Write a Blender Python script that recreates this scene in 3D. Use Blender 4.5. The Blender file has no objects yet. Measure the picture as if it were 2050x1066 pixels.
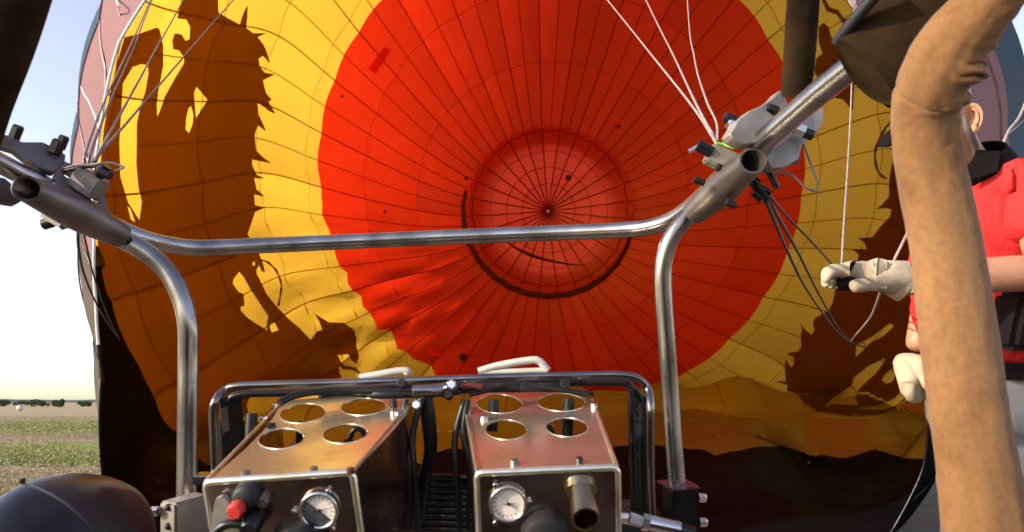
import bpy, bmesh, math, random
import numpy as np
from mathutils import Vector, Matrix, noise
from mathutils.geometry import delaunay_2d_cdt
from mathutils.bvhtree import BVHTree
random.seed(7)
sc = bpy.context.scene
# ------------------------------------------------------------------ camera
FPX = 1367.0
PITCH = math.atan(272 / FPX)
H = 1.15
cam_d = bpy.data.cameras.new("camera"); cam = bpy.data.objects.new("camera", cam_d)
sc.collection.objects.link(cam); sc.camera = cam
cam.location = (0, 0, H); cam.rotation_euler = (math.pi / 2 + PITCH, 0, 0)
cam_d.sensor_width = 36; cam_d.lens = 36 * FPX / 2050
cam_d.clip_start = 0.02; cam_d.clip_end = 6000
cam_d.dof.use_dof = True; cam_d.dof.focus_distance = 1.7; cam_d.dof.aperture_fstop = 9
# ------------------------------------------------------------------ light
SUN_EL, SUN_AZ = math.radians(20), math.radians(24)      # from the left, a little behind the camera
sun_dir = Vector((-math.cos(SUN_EL) * math.cos(SUN_AZ), -math.cos(SUN_EL) * math.sin(SUN_AZ), math.sin(SUN_EL)))
w = bpy.data.worlds.new("World"); sc.world = w; w.use_nodes = True
nt = w.node_tree; bg = nt.nodes["Background"]
sky = nt.nodes.new("ShaderNodeTexSky"); sky.sky_type = 'NISHITA'; sky.sun_disc = False
sky.sun_elevation = SUN_EL
sky.sun_rotation = math.atan2(sun_dir.x, sun_dir.y)
sky.dust_density = 1.2; sky.air_density = 1.0; sky.ozone_density = 1.0
hs = nt.nodes.new('ShaderNodeHueSaturation'); hs.inputs['Saturation'].default_value = .72; hs.inputs['Hue'].default_value = .53
nt.links.new(sky.outputs[0], hs.inputs['Color']); nt.links.new(hs.outputs[0], bg.inputs[0]); bg.inputs[1].default_value = 0.15
sl = bpy.data.lights.new("sun", 'SUN'); so = bpy.data.objects.new("sun", sl); sc.collection.objects.link(so)
sl.energy = 2.6; sl.angle = math.radians(0.6); sl.color = (1.0, 0.86, 0.70)
so.rotation_euler = sun_dir.to_track_quat('Z', 'Y').to_euler()
sc.view_settings.view_transform = 'Standard'; sc.view_settings.look = 'None'
sc.view_settings.gamma = 1; sc.view_settings.use_curve_mapping = False
sc.view_settings.exposure = 1.3
try:
    sc.cycles.max_bounces = 14; sc.cycles.diffuse_bounces = 6; sc.cycles.transmission_bounces = 12
    sc.cycles.sample_clamp_indirect = 8
except Exception: pass

CAM = Vector((0, 0, H)); AX = Vector((1, 0, 0))
AU = Vector((0, -math.sin(PITCH), math.cos(PITCH))); AF = Vector((0, math.cos(PITCH), math.sin(PITCH)))
def P(px, py, d):
    "world point seen at pixel (px,py) of the 2050x1066 photo at depth d"
    return CAM + AX * ((px - 1025) / FPX * d) + AU * ((533 - py) / FPX * d) + AF * d
def C2W(x, y, d): return CAM + AX * x + AU * y + AF * d
def ray(px, py): return (AX * ((px - 1025) / FPX) + AU * ((533 - py) / FPX) + AF).normalized()

# ------------------------------------------------------------------ materials
def new_mat(name):
    m = bpy.data.materials.new(name); m.use_nodes = True
    return m, m.node_tree, m.node_tree.nodes["Principled BSDF"]
def noise_col(t, a, b, scale, detail=4, lo=.35, hi=.65, coord='Object'):
    tc = t.nodes.new("ShaderNodeTexCoord"); n = t.nodes.new("ShaderNodeTexNoise")
    n.inputs['Scale'].default_value = scale; n.inputs['Detail'].default_value = detail
    r = t.nodes.new("ShaderNodeValToRGB")
    r.color_ramp.elements[0].position = lo; r.color_ramp.elements[1].position = hi
    r.color_ramp.elements[0].color = (*a, 1); r.color_ramp.elements[1].color = (*b, 1)
    t.links.new(tc.outputs[coord], n.inputs['Vector']); t.links.new(n.outputs['Fac'], r.inputs[0])
    return r.outputs[0], n.outputs['Fac'], tc
def bump(t, p, scale, strength, dist=.002, detail=4):
    tc = t.nodes.new("ShaderNodeTexCoord"); n = t.nodes.new("ShaderNodeTexNoise"); b = t.nodes.new("ShaderNodeBump")
    n.inputs['Scale'].default_value = scale; n.inputs['Detail'].default_value = detail
    b.inputs['Strength'].default_value = strength; b.inputs['Distance'].default_value = dist
    t.links.new(tc.outputs['Object'], n.inputs['Vector']); t.links.new(n.outputs['Fac'], b.inputs['Height'])
    t.links.new(b.outputs[0], p.inputs['Normal'])
def simple(name, a, b=None, rough=.5, metal=0, scale=20, bmp=None, spec=.5, rvar=0):
    m, t, p = new_mat(name)
    b = b or tuple(x * .75 for x in a)
    c, f, tc = noise_col(t, a, b, scale)
    t.links.new(c, p.inputs['Base Color']); p.inputs['Roughness'].default_value = rough
    p.inputs['Metallic'].default_value = metal; p.inputs['Specular IOR Level'].default_value = spec
    if rvar:
        mr = t.nodes.new("ShaderNodeMapRange"); mr.inputs[3].default_value = rough - rvar; mr.inputs[4].default_value = rough + rvar
        t.links.new(f, mr.inputs[0]); t.links.new(mr.outputs[0], p.inputs['Roughness'])
    if bmp: bump(t, p, *bmp)
    return m
def fabric(name, trans, diff, outer=None, mixf=.5, gloss=.06, rough=.35):
    "thin ripstop cloth: light passes through it; the two faces may have different colours"
    m = bpy.data.materials.new(name); m.use_nodes = True; t = m.node_tree; t.nodes.clear()
    out = t.nodes.new("ShaderNodeOutputMaterial")
    tc = t.nodes.new("ShaderNodeTexCoord"); n = t.nodes.new("ShaderNodeTexNoise"); n.inputs['Scale'].default_value = 1.3
    n.inputs['Detail'].default_value = 6
    t.links.new(tc.outputs['Object'], n.inputs['Vector'])
    def var(col):
        mx = t.nodes.new("ShaderNodeMix"); mx.data_type = 'RGBA'
        mx.inputs[6].default_value = (*[c * .88 for c in col], 1); mx.inputs[7].default_value = (*[min(1, c * 1.08) for c in col], 1)
        t.links.new(n.outputs['Fac'], mx.inputs[0]); return mx.outputs[2]
    bp = t.nodes.new("ShaderNodeBump"); bp.inputs['Strength'].default_value = .35; bp.inputs['Distance'].default_value = .07
    n2 = t.nodes.new("ShaderNodeTexNoise"); n2.inputs['Scale'].default_value = 2.2; n2.inputs['Detail'].default_value = 5
    t.links.new(tc.outputs['Object'], n2.inputs['Vector']); t.links.new(n2.outputs['Fac'], bp.inputs['Height'])
    oi = t.nodes.new("ShaderNodeObjectInfo"); om = t.nodes.new("ShaderNodeMapRange"); om.inputs[3].default_value = .90; om.inputs[4].default_value = 1.08
    t.links.new(oi.outputs['Random'], om.inputs[0])
    _var = var
    def var(col):
        o_ = _var(col); vm = t.nodes.new("ShaderNodeVectorMath"); vm.operation = 'SCALE'
        t.links.new(o_, vm.inputs[0]); t.links.new(om.outputs[0], vm.inputs['Scale']); return vm.outputs[0]
    tr = t.nodes.new("ShaderNodeBsdfTranslucent"); t.links.new(var(trans), tr.inputs[0]); t.links.new(bp.outputs[0], tr.inputs['Normal'])
    df = t.nodes.new("ShaderNodeBsdfDiffuse"); t.links.new(var(diff), df.inputs[0]); t.links.new(bp.outputs[0], df.inputs['Normal'])
    if outer:
        g = t.nodes.new("ShaderNodeNewGeometry"); mx = t.nodes.new("ShaderNodeMix"); mx.data_type = 'RGBA'
        t.links.new(g.outputs['Backfacing'], mx.inputs[0]); t.links.new(var(diff), mx.inputs[6]); t.links.new(var(outer), mx.inputs[7])
        t.links.new(mx.outputs[2], df.inputs[0])
        mt = t.nodes.new("ShaderNodeMix"); mt.data_type = 'RGBA'
        t.links.new(g.outputs['Backfacing'], mt.inputs[0]); t.links.new(var(trans), mt.inputs[6]); mt.inputs[7].default_value = (*[c*.25 for c in outer], 1)
        t.links.new(mt.outputs[2], tr.inputs[0])
    ms = t.nodes.new("ShaderNodeMixShader"); ms.inputs[0].default_value = mixf
    t.links.new(df.outputs[0], ms.inputs[1]); t.links.new(tr.outputs[0], ms.inputs[2])
    gl = t.nodes.new("ShaderNodeBsdfGlossy"); gl.inputs['Roughness'].default_value = rough
    t.links.new(bp.outputs[0], gl.inputs['Normal'])
    ms2 = t.nodes.new("ShaderNodeMixShader"); ms2.inputs[0].default_value = gloss
    t.links.new(ms.outputs[0], ms2.inputs[1]); t.links.new(gl.outputs[0], ms2.inputs[2])
    t.links.new(ms2.outputs[0], out.inputs[0])
    return m
PURP = (.50, .28, .29); BLUE = (.10, .17, .25)
M = {}
M['red'] = fabric('red_fabric', (.60, .022, .004), (.42, .016, .005), BLUE, .6, .03)
M['vent'] = fabric('vent_red_fabric', (.95, .062, .030), (.58, .04, .022), (.6, .04, .02), .6, .03)
M['yellow'] = fabric('yellow_fabric', (.68, .385, .036), (.48, .28, .03), BLUE, .6, .03)
M['yellow_near'] = fabric('yellow_fabric_mouth', (.68, .385, .036), (.48, .28, .03), PURP, .6, .03)
M['flank'] = fabric('yellow_fabric_grey_back', (.68, .385, .036), (.48, .28, .03), (.20, .16, .13), .6, .03)
M['brown'] = fabric('brown_applique', (.25, .085, .003), (.08, .027, .002), None, .5, .04)
M['outer_tape'] = simple('faded_outer_tape', (.42, .34, .33), (.34, .27, .27), rough=.8, scale=6)
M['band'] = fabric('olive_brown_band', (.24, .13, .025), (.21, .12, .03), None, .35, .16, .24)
M['tape_red'] = fabric('red_tape', (.42, .012, .002), (.26, .010, .002), None, .5, .02)
M['tape_yel'] = fabric('yellow_tape', (.46, .25, .02), (.32, .18, .015), None, .5, .02)
M['dark_red'] = simple('matte_dark_red', (.10, .006, .003), rough=.8, scale=3)
M['patch_bright'] = fabric('bright_red_patch', (1, .06, .12), (1, .05, .10), None, .62, .02)
M['skirt'] = fabric('black_nomex', (0, 0, 0), (.0022, .0026, .005), None, 0, .03, .25)
M['white_tape'] = simple('white_tape', (.8, .78, .74), rough=.7)
M['steel'] = simple('stainless_tube', (.40, .38, .37), (.20, .19, .18), rough=.26, metal=1, scale=22, rvar=.14)
M['dark_and_shaded_cast'] = simple('dark_and_shaded_alloy', (.13, .115, .11), (.08, .07, .07), rough=.45, metal=.5, scale=25, bmp=(80, .3, .001))  # shade on the left brackets put into the colour; socket block is dark itself
M['panel_dark_reflect'] = simple('steel_front_dark_reflect', (.56, .50, .44), (.26, .19, .13), rough=.2, metal=1, scale=30, bmp=(9, .25, .002), rvar=.1)  # burner fronts and sides: dark, streaky reflections put into the steel colour
M['hoop_steel'] = simple('smoked_steel_tube', (.26, .24, .23), (.15, .14, .13), rough=.24, metal=1, scale=12, rvar=.08)
M['steel_dull'] = simple('dull_socket_steel', (.21, .175, .155), (.13, .11, .10), rough=.40, metal=.85, scale=14, bmp=(60, .2, .001), rvar=.1)
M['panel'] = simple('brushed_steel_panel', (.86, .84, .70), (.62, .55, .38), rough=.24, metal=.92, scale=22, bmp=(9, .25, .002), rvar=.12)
M['cast'] = simple('cast_alloy', (.36, .33, .29), (.22, .20, .18), rough=.55, metal=.5, scale=25, bmp=(80, .3, .001))
M['black_metal'] = simple('black_metal', (.006, .006, .007), (.014, .012, .011), rough=.33, metal=.1, spec=.35, scale=15)
M['black'] = simple('black_rubber', (.008, .008, .009), rough=.6)
M['chrome'] = simple('polished_bolt', (.7, .68, .66), rough=.2, metal=1)
def suede():
    m, t, p = new_mat('tan_suede')
    c, f, tc = noise_col(t, (.175, .086, .034), (.265, .138, .060), 5, 8, .25, .65)
    n = t.nodes.new("ShaderNodeTexNoise"); n.inputs['Scale'].default_value = 210; n.inputs['Detail'].default_value = 3
    mp = t.nodes.new("ShaderNodeMapping"); mp.inputs['Scale'].default_value = (1, 1, .8)
    t.links.new(tc.outputs['Object'], mp.inputs[0]); t.links.new(mp.outputs[0], n.inputs['Vector'])
    r = t.nodes.new("ShaderNodeValToRGB"); r.color_ramp.elements[0].position = .3; r.color_ramp.elements[0].color = (.80, .78, .76, 1); r.color_ramp.elements[1].position = .62
    t.links.new(n.outputs['Fac'], r.inputs[0])
    s2 = t.nodes.new("ShaderNodeTexNoise"); s2.inputs['Scale'].default_value = 14; s2.inputs['Detail'].default_value = 7; s2.inputs['Distortion'].default_value = .3
    t.links.new(tc.outputs['Object'], s2.inputs['Vector'])
    r2 = t.nodes.new("ShaderNodeValToRGB"); r2.color_ramp.elements[0].position = .30; r2.color_ramp.elements[0].color = (.62, .54, .47, 1); r2.color_ramp.elements[1].position = .42
    t.links.new(s2.outputs['Fac'], r2.inputs[0])
    a = t.nodes.new("ShaderNodeMix"); a.data_type = 'RGBA'; a.blend_type = 'MULTIPLY'; a.inputs[0].default_value = .8
    b = t.nodes.new("ShaderNodeMix"); b.data_type = 'RGBA'; b.blend_type = 'MULTIPLY'; b.inputs[0].default_value = .7
    t.links.new(c, a.inputs[6]); t.links.new(r.outputs[0], a.inputs[7]); t.links.new(a.outputs[2], b.inputs[6]); t.links.new(r2.outputs[0], b.inputs[7])
    t.links.new(b.outputs[2], p.inputs['Base Color']); p.inputs['Roughness'].default_value = .95; p.inputs['Specular IOR Level'].default_value = .05
    p.inputs['Sheen Weight'].default_value = .15
    bp = t.nodes.new("ShaderNodeBump"); bp.inputs['Strength'].default_value = .5; bp.inputs['Distance'].default_value = .0015
    ad = t.nodes.new("ShaderNodeMath"); ad.operation = 'MULTIPLY_ADD'; ad.inputs[1].default_value = .4
    t.links.new(n.outputs['Fac'], ad.inputs[0]); t.links.new(s2.outputs['Fac'], ad.inputs[2]); t.links.new(ad.outputs[0], bp.inputs['Height']); t.links.new(bp.outputs[0], p.inputs['Normal'])
    return m
M['leather'] = suede()
M['brass'] = simple('heat_stained_brass', (.34, .27, .17), (.18, .13, .08), rough=.28, metal=1, scale=40)
M['dark_and_shaded_leather'] = simple('dark_and_shaded_suede', (.034, .020, .009), (.012, .007, .004), rough=.9, scale=12, bmp=(45, .5, .004, 6), spec=.06)  # covers the dark rods, and puts shade into the cuff colour
M['pad'] = simple('black_leather_pad', (.005, .006, .011), (.010, .008, .009), rough=.36, spec=.3, scale=14, bmp=(50, .25, .002))
M['cable'] = simple('steel_cable', (.10, .085, .09), (.2, .18, .18), rough=.5, metal=.4, scale=60)
M['rope'] = simple('white_rope', (.34, .28, .26), (.22, .18, .17), rough=.8, scale=80)
M['black_cable'] = simple('black_cable', (.015, .012, .01), rough=.5)
M['white_paint'] = simple('white_paint', (.52, .48, .43), rough=.45)
M['red_plastic'] = simple('red_plastic', (.55, .04, .03), rough=.4)
M['green'] = simple('green_cord', (.25, .5, .05), rough=.7)
M['dial_light'] = simple('dial_light', (.72, .66, .58), rough=.4)
M['dial_dark'] = simple('dial_dark', (.035, .035, .04), (.10, .10, .10), rough=.4, scale=40)
M['skin'] = simple('skin', (.46, .225, .13), (.36, .16, .09), rough=.55, scale=12, bmp=(60, .2, .002))
M['hair'] = simple('grey_hair', (.12, .10, .095), rough=.8, scale=60)
M['shirt'] = simple('red_shirt', (.62, .030, .028), (.50, .02, .02), rough=.9, scale=8, bmp=(22, .8, .012, 5), spec=.2)
M['collar'] = simple('black_collar', (.009, .007, .0075), rough=.85, spec=.1)
M['glove'] = simple('cream_leather_glove', (.48, .39, .27), (.30, .23, .15), rough=.8, scale=14, bmp=(35, .6, .004, 5))
M['trousers'] = simple('grey_trousers', (.13, .125, .14), (.09, .087, .095), rough=.9, scale=9, bmp=(9, .6, .02, 3))
M['wicker'] = simple('dark_wicker', (.10, .055, .025), (.05, .028, .014), rough=.7, scale=40, bmp=(60, .7, .01))

# ------------------------------------------------------------------ object helpers
def link(o): sc.collection.objects.link(o); return o
def thing(name, label, cat, loc, group=None):
    o = link(bpy.data.objects.new(name, None)); o.location = loc; o.empty_display_size = .1
    o['label'] = label; o['category'] = cat
    if group: o['group'] = group
    o['_l'] = 0; del o['_l']
    return o
def tag(o, label, cat, group=None):
    o['label'] = label; o['category'] = cat
    if group: o['group'] = group
    return o
def adopt(o, root):
    if root is not None:
        L = Vector((0, 0, 0)); r = root
        if r.type == 'EMPTY': L = r.location.copy()
        o.parent = root; o.matrix_parent_inverse = Matrix.Translation(-L)
    return o
def mesh(name, V, Fc, mat, parent=None, smooth=True, fm=None, auto=None):
    me = bpy.data.meshes.new(name)
    me.from_pydata([tuple(v) for v in V], [], Fc)
    for m_ in (mat if isinstance(mat, (list, tuple)) else [mat]): me.materials.append(m_)
    if fm is not None: me.polygons.foreach_set('material_index', fm)
    me.polygons.foreach_set('use_smooth', [smooth] * len(me.polygons))
    me.update()
    if auto: me.set_sharp_from_angle(angle=math.radians(auto))
    o = link(bpy.data.objects.new(name, me))
    return adopt(o, parent)
def cr(pts, n):
    "Catmull-Rom through a list of Vectors/tuples"
    A = [np.array(p, float) for p in pts]; A = [2 * A[0] - A[1]] + A + [2 * A[-1] - A[-2]]
    out = []
    for i in range(1, len(A) - 2):
        for k in range(n):
            s = k / n
            out.append(.5 * ((2 * A[i]) + (-A[i-1] + A[i+1]) * s + (2*A[i-1] - 5*A[i] + 4*A[i+1] - A[i+2]) * s*s + (-A[i-1] + 3*A[i] - 3*A[i+1] + A[i+2]) * s**3))
    out.append(A[-2]); return out
def tube_geo(pts, rad, seg=16, hollow=0, sx=None):
    pts = [Vector(p) for p in pts]; n = len(pts)
    if not hasattr(rad, '__len__'): rad = [rad] * n
    V = []; Fc = []
    T = [(pts[min(i+1, n-1)] - pts[max(i-1, 0)]).normalized() for i in range(n)]
    up = Vector((0, 0, 1)) if abs(T[0].z) < .9 else Vector((1, 0, 0))
    N = (up - T[0] * up.dot(T[0])).normalized()
    for i in range(n):
        N = (N - T[i] * N.dot(T[i])).normalized(); B = T[i].cross(N)
        for k in range(seg):
            a = 2 * math.pi * k / seg
            V.append(pts[i] + (N * math.cos(a) + B * math.sin(a)) * rad[i])
    for i in range(n - 1):
        for k in range(seg):
            a = i*seg + k; b = i*seg + (k+1) % seg
            Fc.append((a, b, b + seg, a + seg))
    if hollow:
        # open end at the start: an annular lip and an inner wall
        N0 = len(V)
        for (off, rr) in ((0, rad[0] - hollow), (min(n-1, max(1, n//2)), rad[0] - hollow)):
            for k in range(seg):
                c = pts[off]; base = V[off*seg + k]
                V.append(c + (base - c).normalized() * rr)
        for k in range(seg):
            k2 = (k+1) % seg
            Fc.append((k2, k, N0 + k, N0 + k2)); Fc.append((N0 + k2, N0 + k, N0 + seg + k, N0 + seg + k2))
        Fc.append(tuple(N0 + seg + k for k in range(seg)))
        Fc.append(tuple((n-1)*seg + k for k in range(seg)))
    else:
        Fc.append(tuple(reversed(range(seg)))); Fc.append(tuple((n-1)*seg + k for k in range(seg)))
    return V, Fc
def tube(name, pts, rad, mat, parent=None, seg=16, smooth_n=0, hollow=0):
    if smooth_n:
        k = len(pts)
        if hasattr(rad, '__len__'):
            q = cr([tuple(p) + (r,) for p, r in zip(pts, rad)], smooth_n); pts = [Vector(x[:3]) for x in q]; rad = [x[3] for x in q]
        else: pts = [Vector(x) for x in cr([tuple(p) for p in pts], smooth_n)]
    V, Fc = tube_geo(pts, rad, seg, hollow)
    return mesh(name, V, Fc, mat, parent, auto=50)
def box(name, c, ax, ay, az, hx, hy, hz, mat, parent=None, bev=.15):
    "bevelled box with given axes"
    bm = bmesh.new(); bmesh.ops.create_cube(bm, size=2)
    for v in bm.verts: v.co = Vector((v.co.x * hx, v.co.y * hy, v.co.z * hz))
    if bev: bmesh.ops.bevel(bm, geom=bm.edges[:], offset=min(hx, hy, hz) * bev, segments=2, affect='EDGES')
    for v in bm.verts: v.co = Vector(c) + ax * v.co.x + ay * v.co.y + az * v.co.z
    bm.normal_update(); bmesh.ops.recalc_face_normals(bm, faces=bm.faces[:])
    V = [v.co.copy() for v in bm.verts]; Fc = [[v.index for v in f.verts] for f in bm.faces]; bm.free()
    return mesh(name, V, Fc, mat, parent, auto=40)
def inpoly(x, y, poly):
    r = False; j = len(poly) - 1
    for i in range(len(poly)):
        xi, yi = poly[i]; xj, yj = poly[j]
        if (yi > y) != (yj > y) and x < (xj - xi) * (y - yi) / (yj - yi) + xi: r = not r
        j = i
    return r
def tri2d(outline, holes=(), grid=None):
    pts = []; edges = []
    for loop in [outline] + list(holes):
        s = len(pts); L = []
        for i, a in enumerate(loop):
            b = loop[(i+1) % len(loop)]
            d = math.dist(a, b); k = max(1, int(d / grid)) if grid else 1
            for q in range(k): L.append((a[0] + (b[0]-a[0])*q/k, a[1] + (b[1]-a[1])*q/k))
        pts += L
        edges += [(s+i, s+(i+1) % len(L)) for i in range(len(L))]
    if grid:
        xs = [p[0] for p in outline]; ys = [p[1] for p in outline]
        y = min(ys); r = 0
        while y < max(ys):
            x = min(xs) + (grid/2 if r % 2 else 0)
            while x < max(xs):
                if inpoly(x, y, outline): pts.append((x, y))
                x += grid
            y += grid * .87; r += 1
    v, e, f, *_ = delaunay_2d_cdt([Vector(p) for p in pts], edges, [], 0, 1e-5)
    F2 = []
    for t in f:
        cx = sum(v[i].x for i in t)/3; cy = sum(v[i].y for i in t)/3
        if inpoly(cx, cy, outline) and not any(inpoly(cx, cy, h) for h in holes): F2.append(tuple(t))
    return [tuple(p) for p in v], F2
def solid(name, V2, F2, f0, f1, mat, parent=None, fm=None, auto=35):
    "two skins f0(v), f1(v) closed by rim quads"
    n = len(V2); V = [f0(p) for p in V2] + [f1(p) for p in V2]
    E = {}
    for t in F2:
        for i in range(3):
            a, b = t[i], t[(i+1) % 3]; E[(a, b)] = E.get((a, b), 0) + 1
    Fc = [tuple(t) for t in F2] + [tuple(i + n for i in reversed(t)) for t in F2]
    for (a, b) in E:
        if (b, a) not in E: Fc.append((b, a, a + n, b + n))
    o = mesh(name, V, Fc, mat, parent, smooth=True, auto=auto)
    bm = bmesh.new(); bm.from_mesh(o.data); bmesh.ops.recalc_face_normals(bm, faces=bm.faces[:]); bm.to_mesh(o.data); bm.free()
    return o
class Plane:
    def __init__(s, a, b, c):
        s.o = Vector(a); s.x = (Vector(b) - s.o).normalized(); n = s.x.cross(Vector(c) - s.o).normalized()
        if n.dot(CAM - s.o) < 0: n = -n
        s.n = n; s.y = n.cross(s.x)
    def hit(s, px, py):
        r = ray(px, py); t = (s.o - CAM).dot(s.n) / r.dot(s.n); return CAM + r * t
def plate(name, pl, outline, holes, th, mat, parent=None, back=True):
    v, f = tri2d(outline, holes)
    return solid(name, v, f, lambda p: pl.hit(*p), lambda p: pl.hit(*p) - pl.n * th, mat, parent)
def ell(cx, cy, rx, ry, n=28, rot=0):
    return [(cx + rx*math.cos(a)*math.cos(rot) - ry*math.sin(a)*math.sin(rot), cy + rx*math.cos(a)*math.sin(rot) + ry*math.sin(a)*math.cos(rot)) for a in [2*math.pi*i/n for i in range(n)]]
def bolt(name, c, axis, r, h, mat, parent, seg=6):
    axis = Vector(axis).normalized(); V, Fc = tube_geo([Vector(c) - axis * h*.3, Vector(c) + axis * h*.8, Vector(c) + axis * h], [r, r, r*.75], seg)
    return mesh(name, V, Fc, mat, parent, smooth=False)

# ------------------------------------------------------------------ ground, sky setting
def ground():
    V = []; Fc = []
    rs = [0, 1.5, 3, 5, 7, 9, 12, 16, 21, 28, 38, 52, 75, 110, 170, 280, 500, 1000, 2200, 4500]; S = 96
    V.append(Vector((0, 0, 0)))
    for r in rs[1:]:
        for k in range(S):
            a = 2*math.pi*k/S; x = r*math.cos(a); y = r*math.sin(a)
            z = .05*noise.noise(Vector((x*.35, y*.35, 0))) * min(1, r/6) if r < 60 else 0
            V.append(Vector((x, y, z - .03 if r < 60 else -.03)))
    for k in range(S): Fc.append((0, 1+k, 1+(k+1) % S))
    for i in range(len(rs)-2):
        for k in range(S):
            a = 1+i*S+k; b = 1+i*S+(k+1) % S; Fc.append((a, a+S, b+S, b))
    m, t, p = new_mat('field_soil_and_grass')
    tc = t.nodes.new("ShaderNodeTexCoord"); mp = t.nodes.new("ShaderNodeMapping"); mp.inputs['Scale'].default_value = (.035, .16, 1)
    mp.inputs['Rotation'].default_value = (0, 0, .06)
    n1 = t.nodes.new("ShaderNodeTexNoise"); n1.inputs['Scale'].default_value = 1; n1.inputs['Detail'].default_value = 8; n1.inputs['Roughness'].default_value = .62
    t.links.new(tc.outputs['Object'], mp.inputs[0]); t.links.new(mp.outputs[0], n1.inputs['Vector'])
    r1 = t.nodes.new("ShaderNodeValToRGB"); e = r1.color_ramp.elements
    sx = t.nodes.new("ShaderNodeSeparateXYZ"); t.links.new(tc.outputs['Object'], sx.inputs[0])
    nb = t.nodes.new("ShaderNodeTexNoise"); nb.inputs['Scale'].default_value = 2.2; nb.inputs['Detail'].default_value = 7; nb.inputs['Roughness'].default_value = .65
    t.links.new(mp.outputs[0], nb.inputs['Vector'])
    m1 = t.nodes.new("ShaderNodeMath"); m1.operation = 'MULTIPLY_ADD'; m1.inputs[1].default_value = .8; m1.inputs[2].default_value = .6
    t.links.new(nb.outputs['Fac'], m1.inputs[0])
    m2 = t.nodes.new("ShaderNodeMath"); m2.operation = 'MULTIPLY'; t.links.new(m1.outputs[0], m2.inputs[0]); t.links.new(sx.outputs[1], m2.inputs[1])
    m3 = t.nodes.new("ShaderNodeMath"); m3.operation = 'DIVIDE'; m3.inputs[1].default_value = 64; t.links.new(m2.outputs[0], m3.inputs[0])
    SO = (.38, .28, .185); GR_ = (.15, .17, .045); GL = (.26, .265, .08); DR = (.40, .31, .19)
    e[0].position = 0; e[0].color = (*SO, 1); e[1].position = 1; e[1].color = (*DR, 1)
    for pos, cc in ((.17, (.24, .18, .09)), (.20, SO), (.215, GR_), (.28, GL), (.305, GL), (.325, SO), (.40, (.25, .17, .11)), (.43, GL), (.52, GR_), (.60, GL), (.66, (.22, .16, .09)), (.70, GL), (.85, (.24, .21, .10))):
        q = e.new(pos); q.color = (*cc, 1)
    t.links.new(m3.outputs[0], r1.inputs[0])
    n2 = t.nodes.new("ShaderNodeTexNoise"); n2.inputs['Scale'].default_value = 5; n2.inputs['Detail'].default_value = 9; n2.inputs['Roughness'].default_value = .7
    t.links.new(tc.outputs['Object'], n2.inputs['Vector'])
    mx = t.nodes.new("ShaderNodeMix"); mx.data_type = 'RGBA'; mx.blend_type = 'MULTIPLY'; mx.inputs[0].default_value = .8
    r2 = t.nodes.new("ShaderNodeValToRGB"); r2.color_ramp.elements[0].position = .35; r2.color_ramp.elements[0].color = (.45, .42, .4, 1); r2.color_ramp.elements[1].position = .6
    t.links.new(n2.outputs['Fac'], r2.inputs[0]); t.links.new(r1.outputs[0], mx.inputs[6]); t.links.new(r2.outputs[0], mx.inputs[7])
    # dry far pasture
    g = t.nodes.new("ShaderNodeSeparateXYZ"); t.links.new(tc.outputs['Object'], g.inputs[0])
    # trampled bare soil close to the balloon
    v1 = t.nodes.new("ShaderNodeVectorMath"); v1.operation = 'LENGTH'; t.links.new(tc.outputs['Object'], v1.inputs[0])
    mr = t.nodes.new("ShaderNodeMapRange"); mr.inputs[1].default_value = 6; mr.inputs[2].default_value = 10; t.links.new(v1.outputs['Value'], mr.inputs[0])
    ms = t.nodes.new("ShaderNodeMix"); ms.data_type = 'RGBA'; ms.inputs[6].default_value = (.20, .155, .125, 1)
    t.links.new(mr.outputs[0], ms.inputs[0]); t.links.new(mx.outputs[2], ms.inputs[7])
    mr2 = t.nodes.new("ShaderNodeMapRange"); mr2.inputs[1].default_value = 45; mr2.inputs[2].default_value = 90; t.links.new(v1.outputs['Value'], mr2.inputs[0])
    mf = t.nodes.new("ShaderNodeMix"); mf.data_type = 'RGBA'; mf.inputs[7].default_value = (.34, .25, .15, 1)
    t.links.new(mr2.outputs[0], mf.inputs[0]); t.links.new(ms.outputs[2], mf.inputs[6])
    t.links.new(mf.outputs[2], p.inputs['Base Color']); p.inputs['Roughness'].default_value = .95; p.inputs['Specular IOR Level'].default_value = .1
    b = t.nodes.new("ShaderNodeBump"); b.inputs['Strength'].default_value = .8; b.inputs['Distance'].default_value = .08
    t.links.new(n2.outputs['Fac'], b.inputs['Height']); t.links.new(b.outputs[0], p.inputs['Normal'])
    o = mesh('ground', V, Fc, m); o['kind'] = 'structure'
ground()

# distant low ridge
def ridge():
    V = []; Fc = []; n = 120
    for i in range(n + 1):
        a = math.radians(-180 + 180 * i / n) ; R = 1900
        x = R*math.cos(a + math.pi); y = R*math.sin(a + math.pi)
        x, y = R*math.cos(math.radians(40 + 110*i/n)), R*math.sin(math.radians(40 + 110*i/n))
        h = 7 + 7*noise.noise(Vector((i*.16, 3, 0))) + 1.5*noise.noise(Vector((i*.9, 5, 0)))
        V += [Vector((x, y, -1)), Vector((x*.999, y*.999, max(1, h))), Vector((x*1.3, y*1.3, max(1, h)*.8))]
    for i in range(n):
        for k in range(2):
            a = i*3 + k; Fc.append((a, a+3, a+4, a+1))
    o = mesh('hills', V, Fc, simple('far_hill', (.20, .24, .22), (.26, .26, .20), rough=1, scale=.02)); o['kind'] = 'structure'
ridge()
leafm = simple('shrub_leaves', (.035, .06, .022), (.07, .09, .035), rough=.8, scale=2)
bark = simple('bark', (.08, .06, .045), rough=.9)
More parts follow.
